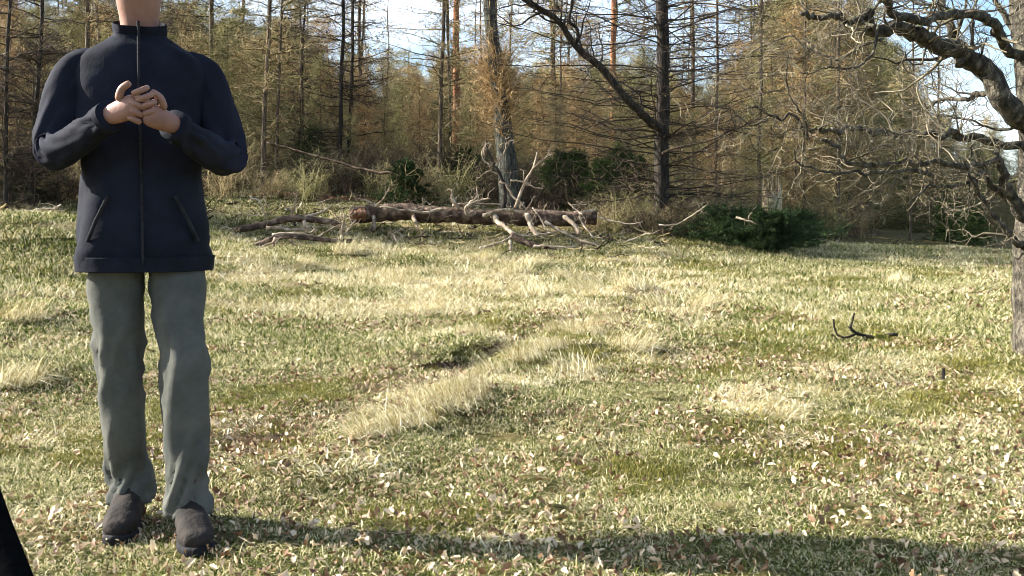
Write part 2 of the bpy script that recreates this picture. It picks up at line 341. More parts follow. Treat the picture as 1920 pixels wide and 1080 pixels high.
def blades(n, radius, h0, h1, wid, lean, mat, name, comb=None, flop=1.0):
    r = radius * np.sqrt(rng.random(n)); th = rng.random(n) * 2 * np.pi
    root = np.stack([r * np.cos(th), r * np.sin(th), np.full(n, -.008)], 1)
    L_ = h0 + (h1 - h0) * rng.random(n) ** 1.4
    az = rng.random(n) * 2 * np.pi
    if comb is not None: az = comb + rng.standard_normal(n) * (1.5 if name != 'tussock' else .8)
    d = np.stack([np.cos(az), np.sin(az), np.zeros(n)], 1); side = np.stack([-np.sin(az), np.cos(az), np.zeros(n)], 1)
    tw = rng.random(n) * np.pi; side = side * np.cos(tw)[:, None] * .8 + d * np.sin(tw)[:, None] * .5 + side * .3
    ln = lean * (0.3 + rng.random(n)); K = 4; pts = []; p = root.copy(); a = ln * .5
    for k in range(K):
        pts.append(p.copy()); a2 = np.clip(a, 0, 1.75)
        p = p + (L_ / (K - 1))[:, None] * (d * np.sin(a2)[:, None] + np.array([0, 0, 1]) * np.cos(a2)[:, None]); a = a + flop * ln * .45
    pts = np.stack(pts, 1); pts[..., 2] = np.maximum(pts[..., 2], -.01 + .012 * rng.random((n, 1)) * (np.arange(K) > 0))
    wk = np.array([1, .9, .6, .08]) * wid; wv = (wk[None] * (.6 + .8 * rng.random(n))[:, None])[..., None] * side[:, None, :]
    v = np.stack([pts - wv, pts + wv], 2).reshape(-1, 3)
    i = np.arange(n)[:, None] * K * 2; k = np.arange(K - 1)[None] * 2
    q = np.stack([i + k, i + k + 1, i + k + 3, i + k + 2], -1).reshape(-1, 4)
    b = MB(); b.add(v, q, None, np.repeat(rng.random(n), K * 2)); return b.mesh(name, mat)
turf = [blades(210, .2, .02, .07, .0031, 1.9, M['grass_green'], 'turf', flop=1.3) for _ in range(5)]
fine = [blades(330, .17, .012, .055, .0021, 2.0, M['grass_green'], 'turf', flop=1.3) for _ in range(5)]
straw = [blades(230, .20, .03, .10, .0030, 2.6, M['grass_straw'], 'straw', comb=c) for c in (0, 1, 2.5)]
mossm = [blades(420, .15, .012, .03, .0022, .6, M['moss'], 'moss_patch') for _ in range(2)]
long_ = [blades(260, .17, .06, .17, .0033, 3.0, M['grass_straw'], 'long', flop=1.1) for _ in range(2)]
def sample(n, d0, d1, a0=-36, a1=36, power=1.0):
    u = rng.random(n); e = power + 1
    D = (d0 ** e + u * (d1 ** e - d0 ** e)) ** (1 / e); a = np.radians(a0 + (a1 - a0) * rng.random(n))
    return D * np.sin(a), D * np.cos(a), D
# short turf
x, y, D = sample(31000, 1.9, 27, power=.22)
sc_ = np.clip(D / 7, .85, 1.75) * (.7 + .6 * rng.random(len(x)))
ba, wd = masks(x, y); keep = (rng.random(len(x)) > ba * .9) & (rng.random(len(x)) > wd * .85)
x, y, D, sc_ = x[keep], y[keep], D[keep], sc_[keep]
zone = np.exp(-((x + .8) / 4.2) ** 2 - ((y - 14) / 4.0) ** 2)          # pale dead grass in front of the log
patch = fbm(x * 2.4, y * 2.4, 71, 4); pale = (patch - .5) * 1.5 + .27 + zone * .42 + rng.random(len(x)) * .30 - .16 * sstep(7, 4, D)
pd_, ps_, pt_ = pathdist(x, y); pale += .26 * (ps_ < 0) * np.exp(-((pd_ - .5) / .28) ** 2) * (pt_ > 1.5) * (pt_ < 7.5)
idx = rng.integers(0, 5, len(x))
ms = (fbm(x * .7 + 9, y * .7, 55, 3) > .60) & (rng.random(len(x)) < .5); idx[ms] = 8 + rng.integers(0, 2, ms.sum())
st = pale > .72; idx[st] = 5 + rng.integers(0, 3, st.sum())
lg = (pale > .87) & (rng.random(len(x)) < .45); idx[lg] = 10 + rng.integers(0, 2, lg.sum()); sc_[lg] = np.minimum(sc_[lg], 1.05)
nr = (idx < 5) & (rng.random(len(x)) < sstep(9, 5, D)); idx[nr] += 12
grass = scatter('meadow_grass', turf + straw + mossm + long_ + fine, np.stack([x, y, H(x, y)], 1), rng.random(len(x)) * 6.28, sc_, idx)
tag(grass, 'short tussocky meadow grass, green mixed with pale dead blades', 'grass', kind='stuff')
# fallen leaves
def leaf_mesh():
    b = MB(); L_ = .052; n = 9; t = np.linspace(0, 1, n); lob = .35 + .65 * np.abs(np.sin(t * np.pi * 3.2 + .4)); wdt = .019 * np.sin(np.pi * np.clip(t * .93 + .05, 0, 1)) ** .8 * lob
    cu = rng.uniform(-1, 1.6); side = rng.uniform(.2, 1.3); cv = np.stack([(t - .5) * L_, np.zeros(n), .012 * cu * (2 * t - 1) ** 2 + .004], 1)
    l = cv.copy(); l[:, 1] += wdt * math.cos(side * .7); l[:, 2] += wdt * math.sin(side * .7); r = cv.copy(); r[:, 1] -= wdt * math.cos(side); r[:, 2] += wdt * math.sin(side)
    v = np.stack([l, cv, r], 1).reshape(-1, 3); q = []
    for k in range(n - 1):
        a = k * 3; q += [(a, a + 1, a + 4, a + 3), (a + 1, a + 2, a + 5, a + 4)]
    b.add(v, q, None, rng.random()); return b.mesh('leaf', M['leaf'], True)
leaves = [leaf_mesh() for _ in range(14)]
x, y, D = sample(170000, 1.9, 22, power=.25)
cl = fbm(x * 1.6 + 3, y * 1.6, 91, 4); ba, wd = masks(x, y)
nearw = sstep(12, 4.5, D) * .13 + .0
pd_, ps_, pt_ = pathdist(x, y); pr = sstep(.53, .74, cl + nearw + ba * .2 + .26 * np.exp(-(pd_ / .3) ** 2) * (pt_ < 8.5)) * .9 + .02
keep = (rng.random(len(x)) < pr * .75); x, y, D = x[keep], y[keep], D[keep]
leafo = scatter('fallen_leaves', leaves, np.stack([x, y, H(x, y) + .012 + .02 * rng.random(len(x))], 1), rng.random(len(x)) * 6.28,
        (.26 + .5 * rng.random(len(x)) ** 2) * np.clip(D / 6, 1, 1.9), rng.integers(0, 14, len(x)), tilt=rng.normal(0, .8, (len(x), 2)))
tag(leafo, 'dry brown oak leaves scattered thickly over the grass', 'leaves', kind='stuff')

# ------------------------------------------------------------------ trees
def branch_set(b, base_fn, n, z0, z1, L0, L1, r0, elev, droop, ntw, tl, tr, K=6, az=None, wob=.05, sub=2, rough=0, twdrop=0.0):
    """n whorled branches with twigs. base_fn(z)->(centre, radius)"""
    zz = np.sort(z0 + (z1 - z0) * rng.random(n)); a = rng.random(n) * 2 * np.pi if az is None else az + rng.normal(0, .6, n)
    f = (zz - z0) / (z1 - z0); L_ = (L0 + (L1 - L0) * f) * (.45 + .75 * rng.random(n))
    cen = np.array([base_fn(z) for z in zz])
    d = np.stack([np.cos(a), np.sin(a), np.zeros(n)], 1); t = np.linspace(0, 1, K)
    el = elev + rng.normal(0, .14, n)
    pts = cen[:, None, :] + (L_[:, None] * t)[..., None] * (d * np.cos(el)[:, None])[:, None, :]
    pts[..., 2] += L_[:, None] * (np.sin(el)[:, None] * t + droop * t ** 2)
    wb = rng.normal(0, wob, (n, K, 3)); wb[:, 0] = 0; pts = pts + np.cumsum(wb, 1) * L_[:, None, None] * .5
    rr = (r0 * (.5 + .5 * L_ / max(L0, L1)))[:, None] * (1 - .8 * t)[None]
    b.tubes(pts, rr, 3 if r0 < .02 else 6, rnd=rng.random(n) * .5)
    cur = pts; lens = L_; T = tl
    for lev in range(sub):
        m = ntw if lev == 0 else 3; nb = len(cur); Kc = cur.shape[1]
        tt = rng.random((nb, m)) * .9 + .08; pos = tt * (Kc - 1); i0 = np.minimum(pos.astype(int), Kc - 2); fr = (pos - i0)[..., None]
        bi = np.arange(nb)[:, None]; st = cur[bi, i0] * (1 - fr) + cur[bi, i0 + 1] * fr; dr = unit(cur[bi, i0 + 1] - cur[bi, i0])
        rd = rng.normal(0, 1, dr.shape); rd[..., 2] *= .55; rd[..., 2] -= twdrop; sd_ = unit(rd - (rd * dr).sum(-1, keepdims=True) * dr)
        dd = unit(dr * .55 + sd_ * .9); tl_ = T * (.35 + rng.random((nb, m))) * (1.1 - .7 * tt) 
        k = np.linspace(0, 1, 4)[None, None, :, None]
        tp = st[:, :, None] + dd[:, :, None] * tl_[..., None, None] * k + rng.normal(0, .07, (nb, m, 4, 3)) * tl_[..., None, None] * k
        tp = tp.reshape(-1, 4, 3); rad = tr * (.7 ** lev) * (1 - .6 * np.linspace(0, 1, 4))[None] * (.7 + .6 * rng.random(len(tp)))[:, None]
        b.tubes(tp, rad, 3); cur = tp; T *= .55
def trunk_mesh(h, r, name, mat, S=9, lean=.0, wob=.02, flare=1.5, rough=.04, ctr=None):
    K = 26; t = np.linspace(0, 1, K); p = np.zeros((K, 3)); p[:, 2] = t * h - .15
    w_ = np.cumsum(rng.normal(0, wob, (K, 2)), 0); w_ -= w_[0]; p[:, :2] = w_ + np.outer(t * h, [lean, 0])
    rad = r * (1 - .88 * t) * (1 + (flare - 1) * np.exp(-t * h / .35))
    b = MB(); b.tubes(p, rad, S, rnd=.5, rough=rough); return b, b.mesh(name, mat, True), (lambda z: np.array([np.interp(z, p[:, 2], p[:, 0]), np.interp(z, p[:, 2], p[:, 1]), z]))
protos = {}
def proto(kind, cat, tb, tm, crown_name, cm):
    o = thing(kind, 'x', cat, (0, -50, 0)); link('trunk', tm, o); link(crown_name, cm, o); return o
# tall larches, bare, dead lower branches
tall = []
for i in range(6):
    h = rng.uniform(11, 16); r = rng.uniform(.035, .07); tb, tm, fn = trunk_mesh(h, r, 'larch_trunk', M['larch_bark'], wob=.022)
    b = MB(); branch_set(b, fn, 75, .5, 8.5, 1.3, 2.0, .014, .05, .06, 8, .5, .0075, twdrop=.1)
    branch_set(b, fn, 26, 8.5, h - .3, 1.9, .5, .012, .25, .05, 6, .40, .006)
    tall.append((tm, b.mesh('larch_crown', [M['twig_brown'], M['twig_olive'], M['twig_dark']][i % 3])))
young = []
for i in range(6):
    h = rng.uniform(4.0, 5.6); tb, tm, fn = trunk_mesh(h, .035, 'young_larch_trunk', M['larch_bark'], S=6, wob=.02)
    b = MB(); branch_set(b, fn, 105, .15, h - .1, 1.5, .3, .010, .16, .05, 8, .45, .0075, wob=.09)
    young.append((tm, b.mesh('young_larch_crown', [M['twig_orange'], M['twig_brown'], M['twig_olive']][i % 3])))
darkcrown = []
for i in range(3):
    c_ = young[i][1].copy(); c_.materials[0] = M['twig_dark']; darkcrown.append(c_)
brush = []
for i in range(4):
    b = MB(); n = 70; a = rng.random(n) * 6.28; rr = rng.random(n) * .5; t = np.linspace(0, 1, 7); L_ = .5 + .9 * rng.random(n)
    st = np.stack([rr * np.cos(a), rr * np.sin(a), np.full(n, -.05)], 1); a2 = rng.random(n) * 6.28; out = .3 + .7 * rng.random(n)
    p = st[:, None] + np.stack([np.cos(a2)[:, None] * out[:, None] * L_[:, None] * t ** 1.3, np.sin(a2)[:, None] * out[:, None] * L_[:, None] * t ** 1.3, L_[:, None] * (t * 1.3 - .75 * out[:, None] * t ** 2)], -1)
    p += np.cumsum(rng.normal(0, .02, p.shape), 1); b.tubes(p, (.0055 * (1 - .6 * t))[None] * np.ones((n, 1)), 3)
    m_ = 7; pos = rng.integers(1, 6, (n, m_)); s2 = p[np.arange(n)[:, None], pos].reshape(-1, 3); d2 = unit(rng.normal(0, 1, s2.shape) + [0, 0, .4]); l2 = .12 + .3 * rng.random(len(s2)); k = np.linspace(0, 1, 4)
    q = s2[:, None] + d2[:, None] * (l2[:, None] * k)[..., None] + rng.normal(0, .02, (len(s2), 4, 3)) * k[None, :, None]
    b.tubes(q, (.004 * (1 - .6 * k))[None] * np.ones((len(s2), 1)), 3)
    brush.append(b.mesh('brush_stems', [M['twig_brown'], M['twig_olive'], M['twig_dark'], M['twig_dark']][i]))
def spruce(h, wd, n, mat, name, tw=.05, fullness=12, jag=0):
    tb, tm, fn = trunk_mesh(h, .03 * h / 2 + .01, name + '_trunk', M['dark_bark'], S=6, wob=.006)
    b = MB(); zz = np.linspace(.05, h * .97, n); a = np.arange(n) * 2.4 + rng.normal(0, .3, n); L_ = wd * (1 - zz / h) ** .8 * ((.4 + .95 * rng.random(n)) if not jag else (.12 + jag * rng.random(n) ** 1.8)) + .06
    d = np.stack([np.cos(a), np.sin(a), np.zeros(n)], 1); K = 7; t = np.linspace(0, 1, K)
    p = np.stack([fn(z) for z in zz])[:, None] + (L_[:, None] * t)[..., None] * d[:, None]; p[..., 2] += L_[:, None] * (.25 * t - .05 * t ** 2) + rng.normal(0, .01, (n, K))
    b.tubes(p, (.006 * (1 - .7 * t))[None] * np.ones((n, 1)), 3, rnd=0.2)
    m_ = fullness; pos = rng.random((n, m_)) ** .7 * (K - 1.01); i0 = pos.astype(int); fr = (pos - i0)[..., None]; bi = np.arange(n)[:, None]
    st = p[bi, i0] * (1 - fr) + p[bi, i0 + 1] * fr; dr = unit(p[bi, i0 + 1] - p[bi, i0]); sd_ = np.cross(dr, [0, 0, 1.]) * rng.choice([-1, 1], (n, m_, 1)); dd = unit(dr + sd_ * rng.uniform(.4, 1.1, (n, m_, 1)) + rng.normal(0, .2, dr.shape))
    l2 = (.10 + .22 * rng.random((n, m_))) * wd; k = np.linspace(0, 1, 5)
    q = (st[:, :, None] + dd[:, :, None] * (l2[..., None] * k)[..., None]).reshape(-1, 5, 3); b.tubes(q, (.003 * np.ones(5))[None] * np.ones((len(q), 1)), 3, rnd=.2)
    # needles: small blades round each shoot
    nn = 26; N_ = len(q); u = rng.random((N_, nn)) * 3.99; i1 = u.astype(int); f1 = (u - i1)[..., None]; bi = np.arange(N_)[:, None]
    s3 = q[bi, i1] * (1 - f1) + q[bi, i1 + 1] * f1; dr3 = unit(q[bi, i1 + 1] - q[bi, i1]); rd = unit(rng.normal(0, 1, s3.shape)); d3 = unit(dr3 * .8 + rd); sd3 = unit(np.cross(d3, rng.normal(0, 1, s3.shape))) * .0045
    e3 = s3 + d3 * tw * (.6 + .7 * rng.random((N_, nn, 1))); v = np.stack([s3 - sd3, s3 + sd3, e3 + sd3 * .5, e3 - sd3 * .5], 2).reshape(-1, 3)
    f = np.arange(len(v)).reshape(-1, 4); b.add(v, f, None, np.repeat(np.clip(rng.normal(.5, .22, N_ * nn), 0, 1), 4))
    return tm, b.mesh(name + '_foliage', mat)

def tree_at(kind, label, cat, meshes, px, py, D, s=1, rz=None, group=None, crown='crown', zoff=-.03):
    p = on(px, py, D); o = thing(kind, label, cat, (p[0], p[1], p[2] + zoff), group, rng.random() * 6.28 if rz is None else rz); o.scale = (s, s, s)
    link('trunk', meshes[0], o); link(crown, meshes[1], o); return o

# traced trunks: (name part of label, x at y=300, x at y=0, width px, D)
def traced_tree(label, xb, yb, xt, yt, wpx, D, mat, twmat, nbr=60, L0=1.6, L1=1.5, zb=.6, elev=.05, h=12, group=None, name='larch_tree', twl=.35, twr=.0042, flare=1.5, S=10, rough=.05, extra=None, brad=.017, mid=None, droop=.06, taper=.82):
    base = on(xb, yb, D); b0 = P(xb, yb, D); b1 = P(xt, yt, D)
    dirv = (b1 - b0) / (b1[2] - b0[2]); r = wpx * D / F / 2
    K = 34; t = np.linspace(0, 1, K); zz = t * h
    o = thing(name, label, 'tree', tuple(base), group)
    p = np.zeros((K, 3)); p[:, 2] = zz - .2
    wv = np.cumsum(rng.normal(0, .012, (K, 2)), 0); wv -= np.outer(t, wv[-1]) * .7; p[:, :2] = np.outer(zz, dirv[:2]) + wv - wv[0]
    if mid is not None: p[:, 0] += mid * np.sin(np.clip(zz / (b1[2] - b0[2]), 0, 1.2) * np.pi)
    hs = max(b1[2] - b0[2], 3)
    rad = r * np.interp(zz, [0, hs, h], [1.08, taper, .25]) * (1 + (flare - 1) * np.exp(-zz / .3))
    b = MB(); b.tubes(p, rad, S, rnd=.5, rough=rough); link('trunk', b.mesh('trunk', mat, True), o)
    fn = lambda z: np.array([np.interp(z, p[:, 2], p[:, 0]), np.interp(z, p[:, 2], p[:, 1]), z])
    b = MB(); branch_set(b, fn, nbr, zb, h * .7, L0, L1, brad, elev, droop, 9, twl, twr * 1.5, twdrop=.1)
    if extra: extra(b, fn, base)
    link('crown', b.mesh('crown', twmat), o); return o, p, base
TR = [  # label, x base, y base, x top, y top, width, D, mat, twig
 ('straight larch trunk nearest the left edge of the clearing with a pale upswept side branch', 490, 345, 503, 0, 9.5, 23.0, 'larch_bark', 'twig_brown'),
 ('thin larch trunk just right of the leftmost straight larch', 516, 345, 530, 0, 6, 24.5, 'larch_bark', 'twig_olive'),
 ('slim dark larch trunk leaning right in the dense stand on the left', 556, 340, 575, 0, 4.5, 27, 'dark_bark', 'twig_brown'),
 ('left one of the pair of dark larch trunks behind the left log end', 637, 330, 645, 0, 8, 24.5, 'dark_bark', 'twig_dark'),
 ('right one of the pair of dark larch trunks behind the left log end', 648, 335, 667, 0, 7, 25.2, 'dark_bark', 'twig_dark'),
 ('straight larch trunk between the trunk pair and the thick leaning tree', 821, 360, 830, 0, 8, 23.5, 'larch_bark', 'twig_brown'),
 ('tall larch with reddish upper bark left of the thick leaning tree', 853, 330, 857, 0, 13, 33, 'red_wood', 'twig_orange'),
 ('tall red barked trunk between the leaning tree and the forked tree', 1150, 340, 1150, 0, 12, 34, 'red_wood', 'twig_olive'),
 ('thin pale larch stem right of the thick leaning tree', 1043, 345, 1046, 0, 4, 27, 'larch_bark', 'twig_orange'),
 ('slender larch right of the forked tree against blue sky', 1345, 425, 1346, 0, 5.5, 22.5, 'larch_bark', 'twig_orange'),
 ('grey larch trunk just left of the splintered stump', 1422, 420, 1424, 0, 7.5, 26, 'larch_bark', 'twig_olive'),
 ('pale larch trunk in the middle of the right hand stand', 1570, 452, 1574, 0, 7.5, 27, 'larch_bark', 'twig_brown'),
 ('thin pale stem between the splintered stump and the right hand larch', 1510, 400, 1515, 60, 4, 28, 'larch_bark', 'twig_orange'),
 ('thin larch at the right end of the dense stand', 1706, 452, 1710, 120, 4.5, 30, 'larch_bark', 'twig_brown'),
 ('larch stem beyond the oak branches near the meadow corner', 1752, 450, 1758, 150, 4, 32, 'larch_bark', 'twig_brown'),
 ('dark larch in the gap at the left edge of the photo', 8, 380, 18, 0, 8, 19, 'dark_bark', 'twig_dark'),
 ('larch with branches left of the standing person', 58, 380, 72, 0, 8, 20, 'dark_bark', 'twig_dark'),
 ('larch trunk seen over the right shoulder of the person', 160, 360, 165, 0, 9, 24, 'larch_bark', 'twig_brown'),
 ('larch trunk seen just right of the head of the person', 398, 350, 400, 0, 8, 25, 'larch_bark', 'twig_olive'),
]
for (lb, xb, yb, xt, yt, wp, D, m1, m2) in TR:
    big = wp > 10
    traced_tree(lb, xb, yb, xt, yt, wp, D, M[m1], M[m2], h=14, nbr=40 if big else 95, zb=3.0 if big else .7, L0=1.3, L1=1.6, elev=.12, group=None)

# thick leaning tree behind the log with orange shoots
def shoots(b, fn, base):
    n = 520; z = rng.normal(2.45, .5, n).clip(1.3, 4.5); a = rng.random(n) * 6.28; L_ = (.3 + .6 * rng.random(n)); k = np.linspace(0, 1, 5)
    d = unit(np.stack([np.cos(a), np.sin(a), rng.uniform(-.3, .9, n)], 1)); st = np.array([fn(zz) for zz in z])
    p = st[:, None] + d[:, None] * (L_[:, None] * k)[..., None]; p[..., 2] += .25 * L_[:, None] * k ** 2; p += np.cumsum(rng.normal(0, .015, p.shape), 1)
    b.tubes(p, (.0065 * (1 - .6 * k))[None] * np.ones((n, 1)), 3)
    m_ = 7; pos = rng.integers(1, 5, (n, m_)); s2 = p[np.arange(n)[:, None], pos].reshape(-1, 3); d2 = unit(rng.normal(0, 1, s2.shape)); l2 = .06 + .14 * rng.random(len(s2)); q = s2[:, None] + d2[:, None] * (l2[:, None] * k)[..., None]
    b.tubes(q, (.0048 * (1 - .5 * k))[None] * np.ones((len(s2), 1)), 3)
traced_tree('thick grey leaning trunk behind the fallen log with a bunch of orange shoots', 962, 372, 924, 0, 38, 22.0, M['big_bark'], M['twig_orange'], h=13, nbr=22, zb=4.2, L0=2.2, L1=2.0, flare=1.35, S=18, rough=.03, extra=shoots, name='leaning_tree', brad=.018, taper=.6)

# forked tree right of the log with one heavy dark limb
fk, fp, fb = traced_tree('dark tree with one heavy limb rising to the left, right of the fallen log', 1238, 425, 1243, 0, 27, 20.5, M['dark_bark'], M['twig_dark'], h=12, nbr=250, zb=.5, L0=3.0, L1=3.2, elev=.08, flare=1.2, S=14, rough=.05, name='forked_tree', twl=.5, brad=.017, droop=.02)
def tube_px(b, pts, w0, w1, D0, D1, off, S=7, jit=.012, n=None, rough=.05, rnd=.5, caps=True):
    ds = np.linspace(D0, D1, len(pts)); p3 = [P(a, c, d) for (a, c), d in zip(pts, ds)]
    n = n or max(8, len(pts) * 5); p = smooth_path(p3, n); j = np.cumsum(rng.normal(0, jit, p.shape), 0); j -= np.outer(np.linspace(0, 1, n), j[-1]); p = p + j * np.linalg.norm(p[-1] - p[0]) * .3
    dd = np.linspace(D0, D1, n); r = np.linspace(w0, w1, n) * dd / F / 2; q = p - off; b.tubes(q, r, S, rough=rough, rnd=rnd, caps=caps); return q, r
def sprout(b, p, r, n, L_, lev=2, ang=.9, rs=.45, up=0.1, crook=.16, rmin=.0015, S=4):
    """crooked side twigs along a polyline, vectorised per level"""
    K = len(p); cur_p = p[None]; cur_r = r[None]; LL = L_
    for l in range(lev):
        nb, Kc = cur_r.shape; m_ = n if l == 0 else (4 if l == 1 else 3)
        pos = (.12 + .86 * rng.random((nb, m_))) * (Kc - 1.01); i0 = pos.astype(int); fr = (pos - i0)[..., None]; bi = np.arange(nb)[:, None]
        st = cur_p[bi, i0] * (1 - fr) + cur_p[bi, i0 + 1] * fr; dr = unit(cur_p[bi, i0 + 1] - cur_p[bi, i0]); r0 = cur_r[bi, i0]
        rd = rng.normal(0, 1, st.shape); sd_ = unit(rd - (rd * dr).sum(-1, keepdims=True) * dr); d = unit(dr * math.cos(ang) + sd_ * math.sin(ang) + np.array([0, 0, up])).reshape(-1, 3)
        lens = (LL * (.35 + .8 * rng.random((nb, m_)))).reshape(-1); st = st.reshape(-1, 3); r0 = np.maximum(np.minimum(r0.reshape(-1) * rs, lens * .02), rmin)
        Kn = 9; pts = [st]; q = st.copy()
        for k in range(Kn - 1):
            d = unit(d + rng.normal(0, crook * 2.2, d.shape) + np.array([0, 0, .03])); q = q + d * (lens / (Kn - 1))[:, None]; pts.append(q.copy())
        pts = np.stack(pts, 1); rr = r0[:, None] * (1 - .72 * np.linspace(0, 1, Kn))[None]; b.tubes(pts, rr, S if l == 0 else 3)
        cur_p, cur_r = pts, rr; LL *= .5; rs = .75
b = MB(); q, r = tube_px(b, [(1236,240),(1212,222),(1172,186),(1124,132),(1078,90),(1044,44),(1004,16),(965,-8),(900,-60)], 17, 7, 20.4, 18.5, fb, S=10, jit=.006)
sprout(b, q, r, 26, 1.1, 3, S=4, rmin=.004)
q, r = tube_px(b, [(1078,86),(1084,70),(1080,50),(1067,38),(1072,12),(1075,-30)], 8, 5, 19.4, 19.2, fb); sprout(b, q, r, 8, .7, 2, rmin=.004)
link('heavy_limb', b.mesh('heavy_limb', M['dark_bark'], False), fk)
b = MB()
for pts, w_, d1 in [([(1245,285),(1260,290),(1330,272),(1400,240),(1460,215)], 7, 18.5), ([(1250,252),(1310,250),(1390,236)], 3, 19), ([(1230,246),(1170,240),(1110,222),(1060,210)], 4, 19),
     ([(1250,100),(1310,92),(1370,85),(1420,60)], 4, 19), ([(1250,145),(1300,125),(1350,115),(1400,95)], 3.5, 19), ([(1235,175),(1120,185),(1020,170),(960,160)], 3, 19),
     ([(1238,45),(1190,60),(1150,95),(1085,115)], 3, 19), ([(1245,210),(1300,192),(1350,180),(1420,165)], 3.5, 19), ([(1240,70),(1130,85),(1010,60),(900,38)], 3.5, 19),
     ([(1235,125),(1100,122),(1000,126),(930,120)], 3, 19.5), ([(1235,205),(1140,196),(1060,180),(985,160)], 3, 19), ([(1250,330),(1330,322),(1400,318)], 4, 19), ([(1250,350),(1320,345),(1390,352)], 4, 19),
     ([(1232,365),(1180,372),(1120,380),(1060,372)], 3.5, 18.8), ([(1240,395),(1290,388),(1340,372)], 3.5, 19), ([(1250,15),(1310,5),(1400,22),(1440,30)], 4, 19)]:
    q, r = tube_px(b, pts, w_, w_ * .35, 20.5, d1, fb, S=5, jit=.02); sprout(b, q, r, 22, .55, 2, S=3, rmin=.0035, up=0)
link('branch', b.mesh('branch', M['twig_dark']), fk)

# unnamed forest behind
pxf = lambda x, y: 960 + F * x / y
COLN = {'twig_brown': 'brown', 'twig_olive': 'olive', 'twig_dark': 'dark', 'twig_orange': 'orange brown'}
def ytop(p):
    return float(np.interp(p, [0, 420, 560, 640, 900, 1230, 1300, 1380, 1450, 1640, 1700, 1800, 1920], [70, 70, 90, 165, 165, 175, 235, 180, 60, 50, 190, 270, 330]) + rng.normal(0, 34))
def zone_of(x, y):
    p = pxf(x, y); d = 'deep in the wood' if y > edge(x) + 9 else 'near the wood edge'
    w_ = 'behind the person' if p < 460 else 'behind the left logs' if p < 700 else 'behind the long log' if p < 960 else 'between leaning and forked trees' if p < 1240 else 'around the splintered stump' if p < 1560 else 'behind the oak branches'
    return d + ' ' + w_
def fill(kind, base_label, cat, variants, N, dmin, dmax, a0, a1, s0, s1, group, clear=0.0, childname='crown', lone=False, dens=None):
    k = 0; tries = 0; placed = []
    while k < N and tries < N * 60:
        tries += 1; D = dmin + (dmax - dmin) * rng.random() ** 1.0; a = math.radians(rng.uniform(a0, a1)); x = D * math.sin(a); y = D * math.cos(a)
        if y < edge(x) + (.4 if kind == 'young_larch' and 1285 < pxf(x, y) < 1420 else clear): continue
        if dens and rng.random() > dens(x, y): continue
        if abs(pxf(x, y) - 1446) < 45 and y < 27: continue
        if placed and min((x - u) ** 2 + (y - v_) ** 2 for u, v_ in placed) < (.35 if lone else .9): continue
        placed.append((x, y)); zn = zone_of(x, y); s = rng.uniform(s0, s1)
        if kind == 'young_larch': s = float(np.clip((1 + (400 - ytop(pxf(x, y))) * y / F - H1(x, y)) / 4.8, .3, 1.7))
        vi = rng.integers(len(variants)); m_ = variants[vi]; z = H1(x, y); lbl = base_label.replace('COL', COLN[m_[1].materials[0].name if not lone else m_.materials[0].name]).replace('ZONE', zn)
        if lone:
            o = link(kind, m_, None, (x, y, z), rng.random() * 6.28, s); tag(o, lbl, cat, group)
        else:
            o = thing(kind, lbl, cat, (x, y, z), group, rng.random() * 6.28); o.scale = (s, s, s); link('trunk', m_[0], o); link('crown', m_[1], o)
        k += 1
def dens_tall(x, y):
    p = pxf(x, y)
    if 600 < p < 1390: return .4
    if 1390 <= p < 1680: return 1.0
    if p > 1720: return .03
    if p < 600: return .6
    return 1.0
fill('bare_larch', 'tall slender COL twigged larch ZONE', 'tree', tall, 95, 25, 62, -33, 27, .8, 1.15, 'bare larches in the wood', clear=3.5, dens=dens_tall)
fill('young_larch', 'low bushy COL young larch ZONE', 'tree', young, 295, 22, 48, -31, 28, .8, 1.3, 'young larches in the wood', clear=2.6, dens=lambda x, y: .35 if pxf(x, y) > 1780 else 1)
fill('undergrowth_shrub', 'tangled COL bare undergrowth shrub ZONE', 'shrub', brush, 260, 20, 32, -31, 28, .5, 1.05, 'bare undergrowth shrubs', clear=-.1, lone=True)
# far wood beyond: one mass
pts = []; 
while len(pts) < 900:
    D = rng.uniform(46, 110); a = math.radians(rng.uniform(-36, 40)); x, y = D * math.sin(a), D * math.cos(a); pts.append((x, y, H1(x, y) - .3))
joined = []
for i in range(3):
    b = MB(); h = 9; K = 6; p = np.zeros((K, 3)); p[:, 2] = np.linspace(0, h, K); b.tubes(p, .09 * (1 - .8 * np.linspace(0, 1, K)), 6, rnd=.3)
    branch_set(b, lambda z: np.array([0, 0, z]), 130, .2, h, 2.2, .7, .02, .12, .03, 12, .6, .011, sub=2); joined.append(b.mesh('far_tree', M['twig_olive'] if i else M['twig_brown']))
pts = np.array(pts); pf = pxf(pts[:, 0], pts[:, 1]); scs = np.array([np.clip((1 + (400 - ytop(a_) - 15) * b_[1] / F - b_[2]) / 9, .25, 1.6) for a_, b_ in zip(pf, pts)])
tag(scatter('far_wood', joined, pts, rng.random(len(pts)) * 6.28, scs, rng.integers(0, 3, len(pts))), 'brown mass of bare trees far behind the wood', 'wood', kind='stuff')

for i_, (px_, D_, s_, k_) in enumerate([(-40, 19.5, .62, 2), (15, 19.0, .6, 0), (60, 20.0, .66, 1), (110, 20.5, .62, 2), (-100, 20, .7, 1)]):
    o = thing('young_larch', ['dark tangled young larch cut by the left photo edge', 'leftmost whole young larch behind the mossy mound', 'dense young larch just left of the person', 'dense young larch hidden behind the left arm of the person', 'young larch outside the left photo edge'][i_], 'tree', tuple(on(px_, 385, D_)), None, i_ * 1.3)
    o.scale = (s_ * 1.2, s_ * 1.2, s_); link('trunk', young[k_][0], o); link('crown', darkcrown[k_], o)
